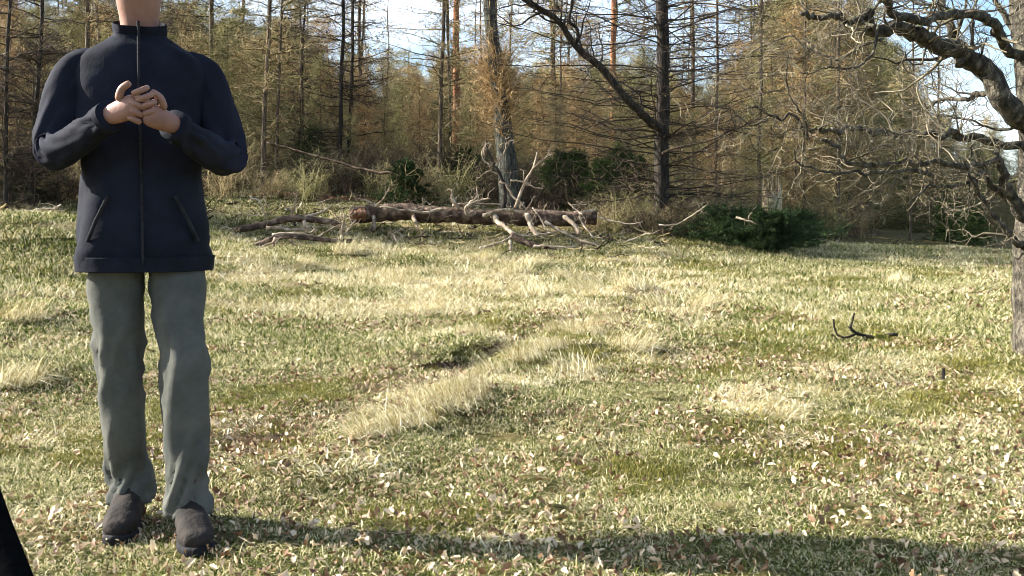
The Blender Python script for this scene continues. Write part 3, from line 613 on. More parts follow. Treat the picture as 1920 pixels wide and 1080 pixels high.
# evergreens
spD = spruce(.75, 1.35, 64, M['needles'], 'spreading_bush', fullness=14, jag=1.5); spA = spruce(1.0, .55, 70, M['needles'], 'small_spruce'); spB = spruce(1.3, .8, 95, M['needles'], 'spruce_bush', fullness=15); spC = spruce(1.7, .75, 95, M['needles_light'], 'pale_spruce', fullness=13)
EV = [('pale green low spruce in front of the gap between leaning and forked trees', spC, 1125, 388, 22.3, .75), ('dark green spruce thicket midway between leaning and forked trees', spB, 1060, 368, 24.5, .9), ('wide green spruce behind the forked tree on its left', spC, 1165, 375, 24, .95), ('dark spruce low under the orange shoots of the leaning tree', spB, 905, 352, 24.5, .7),
      ('small dark spruce sapling standing alone behind the fallen log', spA, 760, 362, 22, 1.0), ('low spreading evergreen bush at the edge of the shadow', spD, 1445, 484, 18.6, 1.0, .95),
      ('dark evergreen bush under the forked tree branches', spD, 1350, 462, 19.5, .95, 1.0), ('bushy evergreen at the foot of the splintered stump', spD, 1395, 470, 19.2, .95, 1.0), ('evergreen bush right of the splintered stump', spD, 1490, 462, 20.5, 1.0, .9),
      ('dark spruce growing just left of the forked tree', spB, 1190, 395, 22.5, 1.1), ('green spruce sapling between the leaning tree and forked tree', spC, 1085, 375, 23.5, .8), ('green spruce right beside the base of the leaning tree', spC, 1035, 380, 23, .65),
      ('tall dark spruce at the far right end of the wood', spC, 1775, 455, 31, .95), ('bright green spruce at the far right forest corner', spC, 1825, 468, 29, .7), 
      ('dark low evergreen at the left edge behind the mossy mound', spB, 40, 385, 20.5, .8), ('young spruce in the undergrowth left of the trunk pair', spC, 590, 352, 25, .8),
      ('dark evergreen in shade behind the log', spB, 870, 345, 25, .8)]
for e_ in EV:
    lb, ms_, px, py, D, s = e_[:6]; o = tree_at('spruce', lb, 'evergreen', ms_, px, py, D, s, crown='foliage', zoff=-.08)
    if len(e_) > 6: o.scale = (s * e_[6], s * e_[6], s)

# ------------------------------------------------------------------ oak at the right edge
ob = on(1958, 690, 7.0); oak = thing('oak_tree', 'gnarled bare oak at the right edge with crooked mossy limbs', 'tree', tuple(ob))
b = MB(); tp = smooth_path([P(1962, 720, 7), P(1955, 640, 7), P(1950, 520, 7), P(1955, 400, 7.0), P(1960, 300, 7), P(1955, 200, 7), P(1945, 90, 7), P(1935, 0, 7), P(1940, -200, 7), P(1960, -500, 7)], 50) - ob
tr_ = np.interp(np.arange(50), [0, 3, 8, 20, 32, 49], [.235, .20, .175, .165, .15, .12]); b.tubes(tp, tr_, 20, rough=.03); link('trunk', b.mesh('oak_trunk', M['oak_bark'], True), oak)
OK = [  # polyline, w0, w1, D0, D1, n twigs, twig length
 ([(1925,235),(1900,200),(1868,165),(1820,130),(1790,110),(1740,90),(1700,75),(1658,68),(1642,50),(1622,46),(1580,42),(1545,34),(1500,25)], 44, 7, 7, 6.2, 46, .42),
 ([(1805,122),(1792,85),(1778,35),(1768,-5),(1755,-80)], 18, 12, 6.75, 6.9, 10, .4),
 ([(1935,110),(1890,78),(1850,52),(1800,30),(1740,25),(1690,20),(1665,4),(1640,-20)], 20, 13, 7, 6.0, 26, .42),
 ([(1930,268),(1870,256),(1830,250),(1790,247),(1740,246),(1690,242),(1655,234),(1600,240),(1570,248),(1540,262),(1515,262),(1482,246),(1440,225),(1400,203)], 16, 3.5, 7, 6.4, 50, .38),
 ([(1935,440),(1912,395),(1890,360),(1880,330),(1872,305),(1869,288)], 26, 9, 7, 6.7, 8, .2),
 ([(1870,300),(1835,315),(1800,320),(1750,328),(1710,316),(1660,318),(1630,314),(1590,305),(1575,288),(1560,268),(1540,262)], 12, 5, 6.7, 6.2, 38, .35),
 ([(1750,328),(1700,322),(1640,324),(1590,325),(1540,320),(1495,308),(1488,282)], 8, 2.5, 6.5, 6.1, 24, .28),
 ([(1940,470),(1915,455),(1890,420),(1860,400),(1845,370),(1838,338),(1812,308),(1822,285),(1828,268)], 15, 4, 7, 6.4, 18, .3),
 ([(1900,372),(1870,355),(1850,338),(1828,355),(1795,360),(1760,360),(1745,352),(1712,372)], 13, 3, 7, 6.4, 30, .3),
 ([(1928,205),(1880,185),(1850,172),(1835,174),(1822,186),(1780,188),(1740,198),(1700,200),(1680,175)], 13, 3, 7, 7.4, 36, .35),
 ([(1650,45),(1630,95),(1600,120),(1560,112),(1540,118),(1500,136)], 6, 2, 6.3, 5.9, 22, .3),
 ([(1642,50),(1610,35),(1580,15),(1560,-10)], 7, 3, 6.3, 6.5, 14, .3),
 ([(1655,70),(1610,90),(1570,100),(1520,85),(1480,60),(1430,80),(1395,110)], 5, 2, 6.3, 6.6, 30, .3),
 ([(1515,262),(1500,215),(1480,180),(1470,130),(1485,90)], 5, 2, 6.4, 6.1, 24, .32),
 ([(1655,234),(1680,255),(1700,270),(1730,300),(1745,330)], 4, 3, 6.5, 6.5, 8, .25),
 ([(1440,225),(1405,232),(1370,205),(1340,200)], 4, 1.6, 6.4, 6.3, 14, .25),
 ([(1590,305),(1620,290),(1650,275),(1690,268)], 4, 2, 6.3, 6.3, 12, .22),
 ([(1940,330),(1880,345),(1840,380),(1800,392),(1770,398)], 8, 2, 7, 7.6, 20, .25),
 ([(1860,168),(1835,140),(1840,100),(1850,70)], 6, 3, 6.9, 6.7, 12, .3),
 ([(1915,215),(1890,240),(1850,238),(1800,225),(1750,215)], 7, 2, 7, 7.2, 24, .3),
 ([(1935,90),(1905,60),(1880,20),(1850,-20)], 12, 8, 7, 7.1, 12, .35),
]
for i, (pts, w0, w1, D0, D1, nt_, tl) in enumerate(OK):
    b = MB(); q, r = tube_px(b, pts, w0, w1, D0, D1, ob, S=12 if w0 > 10 else 7, jit=.026, rough=.03, n=len(pts) * 5)
    lim = link('limb', b.mesh('oak_limb', M['oak_bark'], True), oak)
    b = MB(); sprout(b, q, r, max(5, int(nt_ * .44)), tl * 1.45, 3, ang=.95, rs=.42, crook=.12, rmin=.0021); link('twigs', b.mesh('oak_twigs', M['oak_twig']), lim)

# ------------------------------------------------------------------ fallen logs and branches
DL = 19.4
def deadpiece(name, label, cat, main, w0, w1, D0, D1, mat, stubs=(), stubmat=None, S=10, rough=.07, jit=.008, sp=None, group=None, subname='branch'):
    m0 = P(*main[len(main) // 2], (D0 + D1) / 2); base = np.array([m0[0], m0[1], H1(m0[0], m0[1])])
    b = MB(); q, r = tube_px(b, main, w0, w1, D0, D1, base, S=S, jit=jit, rough=rough, n=len(main) * 6)
    if sp: sprout(b, q, r, sp[0], sp[1], 2, rmin=.004, S=4)
    if not stubs:
        o = link(name, b.mesh(name, mat, True), None, tuple(base)); return tag(o, label, cat, group)
    o = thing(name, label, cat, tuple(base), group); link('stem', b.mesh(name, mat, True), o)
    for (pts, a, c, d0, d1) in stubs:
        b = MB(); q, r = tube_px(b, pts, a, c * .8, d0, d1, base, S=7, jit=.035, rough=.14)
        sprout(b, q, r, 4, .3, 2, rmin=.004, S=4)
        link(subname, b.mesh(subname, stubmat or mat, True), o)
    return o
deadpiece('fallen_log', 'long dark fallen log across the middle with torn reddish left end', 'log', [(662,403),(700,400),(760,401),(830,405),(900,408),(970,408),(1040,410),(1118,408)], 32, 26, 19.6, 19.4, M['log_bark'],
  [([(700,405),(702,425),(700,432)], 7, 4, 19.5, 19.3), ([(775,405),(784,430)], 7, 4, 19.4, 19.2), ([(708,388),(690,378),(672,372)], 6, 3, 19.5, 19.5), ([(703,388),(715,375),(730,352)], 4, 2, 19.4, 19.3),
   ([(860,392),(850,372),(847,356)], 8, 4, 19.4, 19.3), ([(872,395),(885,380),(896,368),(894,350)], 7, 3, 19.4, 19.4), ([(890,398),(878,404),(876,390),(900,378),(920,372)], 9, 3, 19.2, 19.0),
   ([(830,392),(790,395),(745,390),(712,388)], 6, 3, 19.2, 19.2), ([(905,404),(940,396),(975,398),(990,392)], 9, 5, 19.0, 19.0), ([(1000,396),(1040,400),(1100,398)], 9, 4, 19.7, 19.7), ([(850,385),(900,384),(960,388)], 6, 3, 19.6, 19.6), ([(770,398),(795,386)], 6, 2, 19.3, 19.2)], M['deadwood'], S=22, rough=.05, jit=.009, sp=(26, .6))
deadpiece('torn_log_end', 'orange red splintered wood at the left end of the long log', 'log end', [(656,404),(672,402),(684,401)], 13, 24, 19.3, 19.4, M['rot2'], S=12, rough=.2)
rp_ = [on(x_, y_) for x_, y_ in ((455,372),(520,370),(600,374),(690,378),(790,384),(870,388))]; rb_ = rp_[2].copy(); b = MB()
rpp = smooth_path(rp_, 36) - rb_; rpp[:, 2] += .02 + rng.normal(0, .015, 36); b.tubes(rpp, np.linspace(.085, .05, 36) * (1 + .2 * rng.standard_normal(36)), 9, rough=.15, caps=True)
tag(link('rotten_log', b.mesh('rotten_log', M['rot'], True), None, tuple(rb_)), 'reddish rotten trunk sunk in the ground beyond the left logs', 'log')
deadpiece('left_log', 'dark crooked log lying left of the long log', 'log', [(440,432),(490,424),(540,412),(600,414),(645,424)], 14, 11, 18.6, 18.9, M['log_bark'],
  [([(560,410),(600,400),(620,386)], 7, 3, 18.8, 19), ([(545,404),(552,385),(559,355)], 4, 2, 18.8, 18.8), ([(500,428),(560,428),(585,424)], 6, 3, 18.5, 18.5), ([(570,415),(572,428)], 6, 5, 18.5, 18.4), ([(470,372),(485,376),(495,395),(498,412)], 4, 3, 18.6, 18.6), ([(560,408),(610,412),(650,405)], 5, 3, 19, 19)], M['deadwood'])
deadpiece('low_log', 'flat weathered branch pile log nearest the person on the left', 'log', [(478,462),(520,446),(570,446),(620,450),(660,452)], 11, 9, 17.2, 17.6, M['log_bark'],
  [([(515,446),(514,460),(518,475)], 7, 5, 17.2, 17.1), ([(640,448),(643,425),(645,402)], 5, 4, 17.5, 17.5), ([(640,450),(655,430),(668,412)], 5, 3, 17.5, 17.6), ([(590,448),(610,436),(640,420)], 4, 2, 17.6, 17.8), ([(510,441),(550,438),(590,442)], 7, 4, 17.3, 17.4), ([(520,468),(560,474),(580,478)], 4, 2, 17, 17), ([(480,466),(500,458),(520,455)], 5, 3, 17, 17.1)], M['deadwood'])
deadpiece('forked_branch', 'dark forked branch lying in front of the log and pointing right', 'branch', [(958,440),(990,455),(1030,466),(1075,474),(1122,478)], 13, 7, 18.3, 17.9, M['log_bark'],
  [([(922,404),(940,422),(965,442)], 11, 9, 19.1, 18.3), ([(900,465),(925,458),(960,443)], 6, 5, 18, 18.2), ([(1000,462),(1035,462),(1080,464)], 6, 3, 18.1, 18), ([(965,442),(1000,442),(1050,434)], 4, 2, 18.3, 18.3), ([(955,452),(958,476)], 6, 5, 18.1, 17.8)], M['deadwood'])
WB = [('thick bare broken branch leaning on the log front, left of the two', [(988,402),(996,420),(1008,444)], 10, 8), ('thick bare broken branch leaning on the log near its right end', [(1060,406),(1075,420),(1086,438)], 10, 7),
      ('long pale branch sloping right from the log to the grass', [(1025,415),(1050,428),(1080,445),(1122,458)], 7, 4), ('crooked pale branch bent like a hook at the log end', [(1115,393),(1092,400),(1088,412),(1098,425),(1113,446)], 5, 3),
      ('thin straight stick leaning across the front of the log', [(998,390),(1012,410),(1030,438)], 3, 2.5), ('curved pale branch on the grass right of the log end', [(1120,405),(1150,415),(1180,418),(1205,416)], 3, 1.5),
      ('long arched pale branch under the forked tree', [(1235,422),(1270,418),(1300,402),(1325,385)], 3, 1.5), ('short stick standing up from the grass before the log', [(738,440),(745,452),(752,466)], 4, 3), ('thin stick crossing behind the right half of the log', [(1066,380),(1078,392),(1092,402)], 4, 2.5), ('pale bent branch in the grass right of the forked tree', [(1380,408),(1400,414),(1420,420)], 5, 3)]
for lb, pts, w0, w1 in WB: deadpiece('dead_branch', lb, 'branch', pts, w0, w1, 18.9, 18.5, M['deadwood'], S=8, jit=.03, rough=.13, sp=(4, .35), group='pale dead branches at the log')
deadpiece('upright_branch', 'bare forked branch standing up in front of the leaning trunk', 'branch', [(945,395),(946,365),(940,335),(928,310),(918,290),(912,272)], 8, 4, 19.3, 19.3, M['dark_bark'],
  [([(928,312),(935,298),(946,285),(948,268)], 5, 2, 19.3, 19.2), ([(925,310),(908,300),(905,280),(915,272)], 4, 2, 19.3, 19.3), ([(935,328),(918,322),(900,330)], 3, 2, 19.2, 19.2), ([(940,340),(955,352),(972,372),(990,395)], 6, 4, 19.3, 19.2)], M['deadwood'])
deadpiece('white_branch', 'pale forked branch rising right of the leaning trunk', 'branch', [(966,390),(975,362),(985,340),(1000,315),(1008,285)], 7, 3.5, 19.2, 19.1, M['deadwood'],
  [([(957,338),(985,342),(1000,350),(1018,354)], 4, 2, 19.1, 19), ([(1000,315),(1015,300),(1035,288)], 3, 1.5, 19.1, 19.1)])
deadpiece('fallen_pole', 'long thin dead trunk fallen diagonally through the left undergrowth', 'pole', [(500,267),(570,288),(650,310),(700,322),(738,325)], 3, 5.5, 22.0, 21.4, M['log_bark'], S=7)
deadpiece('dead_bough', 'dead bough poking from the evergreen shade', 'branch', [(1300,415),(1340,402),(1390,412),(1440,425)], 6, 3, 19.5, 19, M['dark_bark'], sp=(14, .5))
# branch in the meadow, right
mb = on(1622, 640) + np.array([0, 0, -.02])
def mpx(b, pts, w0, w1, h0=0): 
    return tube_px(b, pts, w0, w1, mb[1], mb[1], mb, S=7, jit=.02, rough=.1)
o = thing('meadow_branch', 'dark broken branch with mossy lump lying alone in the right meadow', 'branch', tuple(mb))
b = MB(); mpx(b, [(1682,628),(1660,630),(1640,634),(1618,630),(1600,620),(1592,612)], 8, 6); link('stem', b.mesh('meadow_stem', M['dark_bark'], True), o)
for pts, w_ in [([(1594,614),(1598,605),(1602,586)], 5), ([(1605,625),(1585,632),(1568,625),(1562,598)], 5), ([(1585,632),(1575,640),(1560,626)], 4), ([(1620,632),(1624,650),(1630,664)], 9), ([(1640,634),(1642,645)], 7)]:
    b = MB(); mpx(b, pts, w_, w_ * .6); link('branch', b.mesh('meadow_branch', M['dark_bark'], True), o)
b = MB(); mpx(b, [(1640,634),(1652,633),(1666,632)], 20, 12); link('moss_lump', b.mesh('moss_lump', M['moss'], True), o)
deadpiece('broken_stick', 'short dark stick standing in the grass below the meadow branch', 'stick', [(1766,722),(1768,706),(1769,690)], 8, 5, on(1766,720)[1], on(1766,720)[1], M['dark_bark'], S=7)

for i in range(16):
    px_ = 1110 + i * 15; D_ = 19.7 + 1.3 * ((i * 7) % 5) / 5; p = P(px_, 430, D_); p[2] = H1(p[0], p[1])
    tag(link('dead_brush', brush[(i * 3) % 4], None, tuple(p), i * 1.1, .5 + .05 * (i % 4)), ('left' if i < 6 else 'middle' if i < 11 else 'right') + ' clump of tangled dead twigs at the foot of the forked tree', 'brush', 'dead brush at the foot of the forked tree')
# dead twigs littering the ground round the logs
stk = []
for i in range(8):
    b = MB(); L_ = rng.uniform(.25, .8); p = np.zeros((9, 3)); p[:, 0] = np.linspace(-L_ / 2, L_ / 2, 9); p += np.cumsum(rng.normal(0, .014, p.shape), 0); r = np.linspace(.011, .004, 9) * rng.uniform(.7, 1.5)
    b.tubes(p, r, 5); sprout(b, p, r, 4, .2, 1, rmin=.003, S=4); stk.append(b.mesh('stick', [M['deadwood'], M['twig_dark'], M['twig_brown'], M['twig_dark']][i % 4]))
n_s = 900; px_ = rng.uniform(-200, 1700, n_s); e_ = rng.normal(-1.9, 1.1, n_s); D_ = np.zeros(n_s); xs_ = np.zeros(n_s)
for i in range(n_s):
    D_[i] = edge((px_[i] - 960) / F * 21) + e_[i]; xs_[i] = (px_[i] - 960) / F * D_[i]
k_ = (px_ < 1250) | (rng.random(n_s) < .4) & (e_ > -1.5)
xs_, D_ = xs_[k_], D_[k_]
tag(scatter('dead_twigs', stk, np.stack([xs_, D_, H(xs_, D_) + .03 + .12 * rng.random(len(xs_)) ** 2], 1), rng.random(len(xs_)) * 6.28, rng.uniform(.6, 1.3, len(xs_)), rng.integers(0, 8, len(xs_)), tilt=rng.normal(0, .3, (len(xs_), 2))), 'dead twigs littering the ground around the logs and wood edge', 'twigs', kind='stuff')

# splintered stump
sb = on(1446, 430, 23); st = thing('splintered_stump', 'tall broken stump of pale splintered wood in the undergrowth', 'stump', tuple(sb))
b = MB(); hh = P(1446, 343, 23)[2] - sb[2]; S = 22; K = 10; th = np.arange(S) * 2 * np.pi / S; top = hh + .22 * (rng.random(S) - .7) + .1 * np.cos(th * 2)
v = []
for k in range(K):
    f = k / (K - 1); rr = .21 * (1.15 - .25 * f) * (1 + .06 * rng.standard_normal(S)); v.append(np.stack([rr * np.cos(th), rr * np.sin(th), f * top - .1], 1))
inner = np.stack([.10 * np.cos(th), .10 * np.sin(th), top - .45], 1); v.append(inner); v = np.array(v).reshape(-1, 3)
q = [(k * S + j, k * S + (j + 1) % S, (k + 1) * S + (j + 1) % S, (k + 1) * S + j) for k in range(K) for j in range(S)]; b.add(v, q)
link('shell', b.mesh('stump_shell', M['splinter']), st)
for k in range(9):
    b = MB(); a = rng.random() * 6.28; r_ = .17; p0 = np.array([r_ * math.cos(a), r_ * math.sin(a), hh * .55]); p1 = p0 + np.array([rng.normal(0, .04), rng.normal(0, .04), hh * .5 + rng.random() * .2])
    b.tubes(smooth_path([p0, (p0 + p1) / 2 + rng.normal(0, .01, 3), p1], 6), np.linspace(.03, .004, 6), 4, rough=.2); link('splinter', b.mesh('splinter', M['splinter']), st)

# large pale tussocks one can tell apart
TU = [('large pale tussock combed to the right beside the path', 1180, 655, 1.25, -.6), ('pale flopped tussock just below the large one', 1080, 700, 1.1, 2.4), ('green and pale tussock on the near side of the bare path edge', 1060, 625, 1.15, 3.6),
      ('tussock above the right end of the bare path', 1240, 575, 1.3, 2.8), ('tussock catching the light at the far right of the path', 1310, 578, 1.2, -.4), ('pale tussock overhanging the dark path bank', 895, 632, .9, 3.9), ('bright straw tussock in the middle below the forked branch', 965, 515, 1.8, 1.6),
      ('brown tussock near the low log on the left', 500, 505, 1.6, 2.9), ('straw tussock right of the low log', 650, 475, 1.8, .6), ('pale tussock halfway between the logs and path', 850, 520, 1.7, 3.1), ('tussock on the mound at the left photo edge', 25, 720, 1.2, -.3), ('shaggy tussock at the left edge below the mossy mound', 40, 600, 1.3, -.5),
      ('thin brown tussock standing in the far right shade', 1685, 530, 1.2, 1.2), ('small green tussock above the leafy foreground', 880, 745, .9, 3.4), ('short tussock in the left meadow among leaves', 790, 590, 1.0, .9)]
rt_ = ['nearest', 'second', 'third', 'fourth', 'fifth', 'sixth', 'seventh', 'eighth', 'ninth']
for i, (px, py) in enumerate([(700,812),(770,790),(830,762),(880,728),(935,700),(990,672),(1035,652),(1105,625),(1150,612)]): TU.append((rt_[i] + ' tussock along the ridge beside the leafy track, counted from the front', px, py, .85 + .12 * (i % 3), 3.5 + .3 * (i % 4)))
for i, (px, py) in enumerate([(700,470),(820,478),(905,490),(1000,498),(1060,520),(760,535),(900,552),(1010,560),(1110,545),(640,510),(560,500),(1190,540)]): TU.append(('bright flattened straw tussock ' + ['just below the left end of the log', 'left of the bright patch before the log', 'in the bright patch before the log', 'below the forked branch tip', 'right of the central bright patch', 'in the left middle meadow above the leaves', 'midway between log and dark hollow', 'above the ridge top left side', 'above the ridge top right side', 'below the low log right end', 'below the low log centre', 'at the right side of the straw area'][i], px, py, 1.3 + .2 * (i % 3), 2.2 + i * 1.7))
for lb, px, py, s, az in TU:
    p = on(px, py); me = blades(520, .20, .14, .34, .0030, 1.7, M['grass_straw'], 'tussock', comb=az, flop=1.0)
    o = link('grass_tussock', me, None, tuple(p), 0, s * .68); tag(o, lb, 'tussock', 'pale grass tussocks')

# black edge at the bottom left, close to the lens
b = MB(); b.tubes(np.array([P(-50, 900, .9), P(-16, 1000, .86), P(26, 1110, .82), P(80, 1250, .78)]) , np.full(4, .0175), 12, caps=True, rnd=.5)
b0 = MB(); mnp = P(30, 1100, .82); b0.v = [b.v[0] - mnp]; b0.q = b.q; b0.t = b.t; b0.r = b.r; b0.n = b.n
tag(link('camera_strut', b0.mesh('camera_strut', M['black'], True), None, tuple(mnp)), 'black slanting strut cut off by the bottom left corner', 'pole')

# ------------------------------------------------------------------ person
def skin_eval(vs, es, rs, sub=2):
    me = bpy.data.meshes.new('tmp'); me.from_pydata([tuple(v) for v in vs], es, []); o = bpy.data.objects.new('tmp', me); col.objects.link(o)
    m = o.modifiers.new('s', 'SKIN'); m.use_smooth_shade = True; m2 = o.modifiers.new('u', 'SUBSURF'); m2.levels = sub; m2.render_levels = sub
    for i, r in enumerate(rs):
        d = me.skin_vertices[0].data[i]; d.radius = (r, r) if not hasattr(r, '__len__') else r
        d.use_root = (i == 0)
    dg = bpy.context.evaluated_depsgraph_get(); ev = o.evaluated_get(dg); em = ev.to_mesh()
    v = np.array([x.co[:] for x in em.vertices]); q = [list(p.vertices) for p in em.polygons]; ev.to_mesh_clear(); bpy.data.objects.remove(o)
    return v, q
def fold(vq, amp, sx, sz, seed=0, zlim=None):
    v, q = vq; c = v.copy(); n = vnoise(v[:, 0] * sx + v[:, 2] * sx * .6 + seed, v[:, 2] * sz + v[:, 1] * sx + seed * 3, seed) - .5
    n2 = vnoise(v[:, 0] * sx * 2.3 - v[:, 2] * sz + seed, v[:, 2] * sz * 1.7 + v[:, 1] * sx * 2, seed + 5) - .5
    ax = np.where(np.abs(v[:, 0]) > .22, 0, 0); out = np.stack([v[:, 0], v[:, 1], 0 * v[:, 2]], 1); out = unit(out - [0, 0, 0])
    c += out * ((n + .5 * n2) * amp)[:, None]
    if zlim is not None: c[:, 2] = np.maximum(c[:, 2], zlim + .008 * np.sin(c[:, 0] * 25))
    return c, q
def from_skin(name, mat, parts, parent, loc=(0, 0, 0)):
    V = []; Q = []; n = 0
    for v, q in parts: V.append(v); Q += [[i + n for i in f] for f in q]; n += len(v)
    me = bpy.data.meshes.new(name); me.from_pydata([tuple(x) for x in np.vstack(V)], [], Q); me.polygons.foreach_set('use_smooth', np.ones(len(Q), bool)); me.materials.append(mat)
    me.attributes.new('rnd', 'FLOAT', 'POINT').data.foreach_set('value', np.full(len(me.vertices), .5, np.float32)); me.update()
    return link(name, me, parent, loc)
M['skin'] = ramp_mat('skin', [(.3, (.20, .095, .062)), (.7, (.33, .175, .125))], 9, bump=.1, rough=.55, spec=.35)
M['jacket'] = ramp_mat('jacket', [(.35, (.006, .007, .011)), (.65, (.014, .016, .026))], 5, bump=.4, bscale=9, rough=.85, spec=.1)
M['shirt'] = ramp_mat('shirt', [(.35, (.012, .022, .055)), (.65, (.02, .035, .08))], 6, bump=.3, bscale=14)
M['trousers'] = ramp_mat('trousers', [(.35, (.05, .055, .048)), (.65, (.10, .10, .085))], 6, bump=.5, bscale=9)
M['zip'] = ramp_mat('zip', [(.4, (.008, .008, .009)), (.6, (.02, .02, .022))], 30, bump=.2)
M['boot'] = ramp_mat('boot', [(.35, (.012, .010, .009)), (.65, (.035, .028, .023))], 12, bump=.4)
M['hair'] = ramp_mat('hair', [(.35, (.03, .02, .012)), (.65, (.08, .05, .03))], 30, stretch=(1, 1, .2), bump=.8)
pl = on(285, 1000, 3.28); person = thing('person', 'person in dark jacket and grey trousers standing close by, hands held at the chest', 'person', tuple(pl), rz=R(17)); person.scale = (1.05, 1.05, 1.05)
hipL, hipR = (.085, 0, .90), (-.085, 0, .90)
footL, footR = (.11, -.13, .09), (-.065, .05, .09); kneeL, kneeR = (.10, -.10, .50), (-.08, .0, .50)
el = [(.252, -.05, 1.10), (-.252, -.03, 1.11)]; wr = [(.085, -.285, 1.195), (-.06, -.29, 1.215)]
sh = [(.175, 0, 1.355), (-.175, 0, 1.355)]
# body: one continuous skinned figure
vs = [(0, 0, .93), (0, 0, 1.08), (0, -.01, 1.24), (0, 0, 1.40), (0, .005, 1.475), (0, -.01, 1.545), (0, -.02, 1.61), (0, -.012, 1.67), (0, -.01, 1.72),
      sh[0], el[0], wr[0], sh[1], el[1], wr[1], hipL, kneeL, footL, hipR, kneeR, footR, (.14, -.25, .04), (-.08, -.09, .04)]
es = [(0, 1), (1, 2), (2, 3), (3, 4), (4, 5), (5, 6), (6, 7), (7, 8), (3, 9), (9, 10), (10, 11), (3, 12), (12, 13), (13, 14), (0, 15), (15, 16), (16, 17), (0, 18), (18, 19), (19, 20), (17, 21), (20, 22)]
rs = [.09, .09, .08, .045, .050, .065, .076, .082, .06, .035, .03, .026, .035, .03, .026, .05, .042, .03, .05, .042, .03, .02, .02]
parts = [skin_eval(vs, es, rs)]
def hand(w_, sgn):
    w_ = np.array(w_); out = []
    d = unit(np.array([-sgn * .75, -.45, .28])); up = unit(np.array([0, -.35, 1.])); up = unit(up - (up * d).sum() * d); nrm = np.cross(d, up)
    out.append(skin_eval([w_ - d * .03, w_ + d * .045, w_ + d * .085], [(0, 1), (1, 2)], [(.022, .026), (.022, .036), (.017, .036)], 2))
    for k, (off, L_) in enumerate([(.030, .068), (.010, .078), (-.010, .072), (-.029, .056)]):
        p0 = w_ + d * .075 + up * off; p1 = p0 + d * L_ * .42; p2 = p1 + unit(d * .45 - nrm * sgn * -.85) * L_ * .32; p3 = p2 + unit(-d * .35 + nrm * sgn * .8) * L_ * .26
        out.append(skin_eval([p0, p1, p2, p3], [(0, 1), (1, 2), (2, 3)], [.0095, .009, .0085, .007], 1))
    p0 = w_ + d * .03 + up * .025; p1 = p0 + unit(d * .7 + up * .8) * .038; p2 = p1 + unit(d + up * .15 + nrm * sgn * .3) * .032
    out.append(skin_eval([p0, p1, p2], [(0, 1), (1, 2)], [.013, .011, .009], 1)); return out
parts += hand(wr[0], 1) + hand(wr[1], -1)
def ball(c, r, n=10):
    c = np.array(c); r = np.array(r) * np.ones(3); th = np.linspace(0, np.pi, n); ph = np.arange(2 * n) * np.pi / n; v = []
    for a in th:
        for p in ph: v.append(c + r * [math.sin(a) * math.cos(p), math.sin(a) * math.sin(p), math.cos(a)])
    q = [[k * 2 * n + j, k * 2 * n + (j + 1) % (2 * n), (k + 1) * 2 * n + (j + 1) % (2 * n), (k + 1) * 2 * n + j] for k in range(n - 1) for j in range(2 * n)]; return np.array(v), q
parts.append(skin_eval([(0, -.085, 1.66), (0, -.103, 1.635), (0, -.112, 1.615), (0, -.095, 1.608)], [(0, 1), (1, 2), (2, 3)], [.009, .011, .014, .008], 1))   # nose
for s in (-1, 1): parts.append(ball((s * .078, 0, 1.635), (.012, .02, .032), 8))                                             # ears
parts.append(skin_eval([(-.024, -.088, 1.578), (0, -.096, 1.58), (.024, -.088, 1.578)], [(0, 1), (1, 2)], [.005, .008, .005], 1))  # lips
from_skin('body', M['skin'], parts, person)
M['eye'] = ramp_mat('eye', [(.4, (.02, .02, .02)), (.6, (.03, .03, .03))], 9, bump=0, rough=.2)
for s in (-1, 1): from_skin('eye', M['eye'], [ball((s * .03, -.083, 1.648), (.011, .008, .006), 8)], person)
hv, hq = ball((0, .012, 1.685), (.086, .098, .082), 14); hv = hv + rng.normal(0, .002, hv.shape); hv[:, 2] = np.where((hv[:, 1] < -.045) & (hv[:, 2] < 1.70), 1.70, hv[:, 2]); from_skin('hair', M['hair'], [(hv, hq)], person)
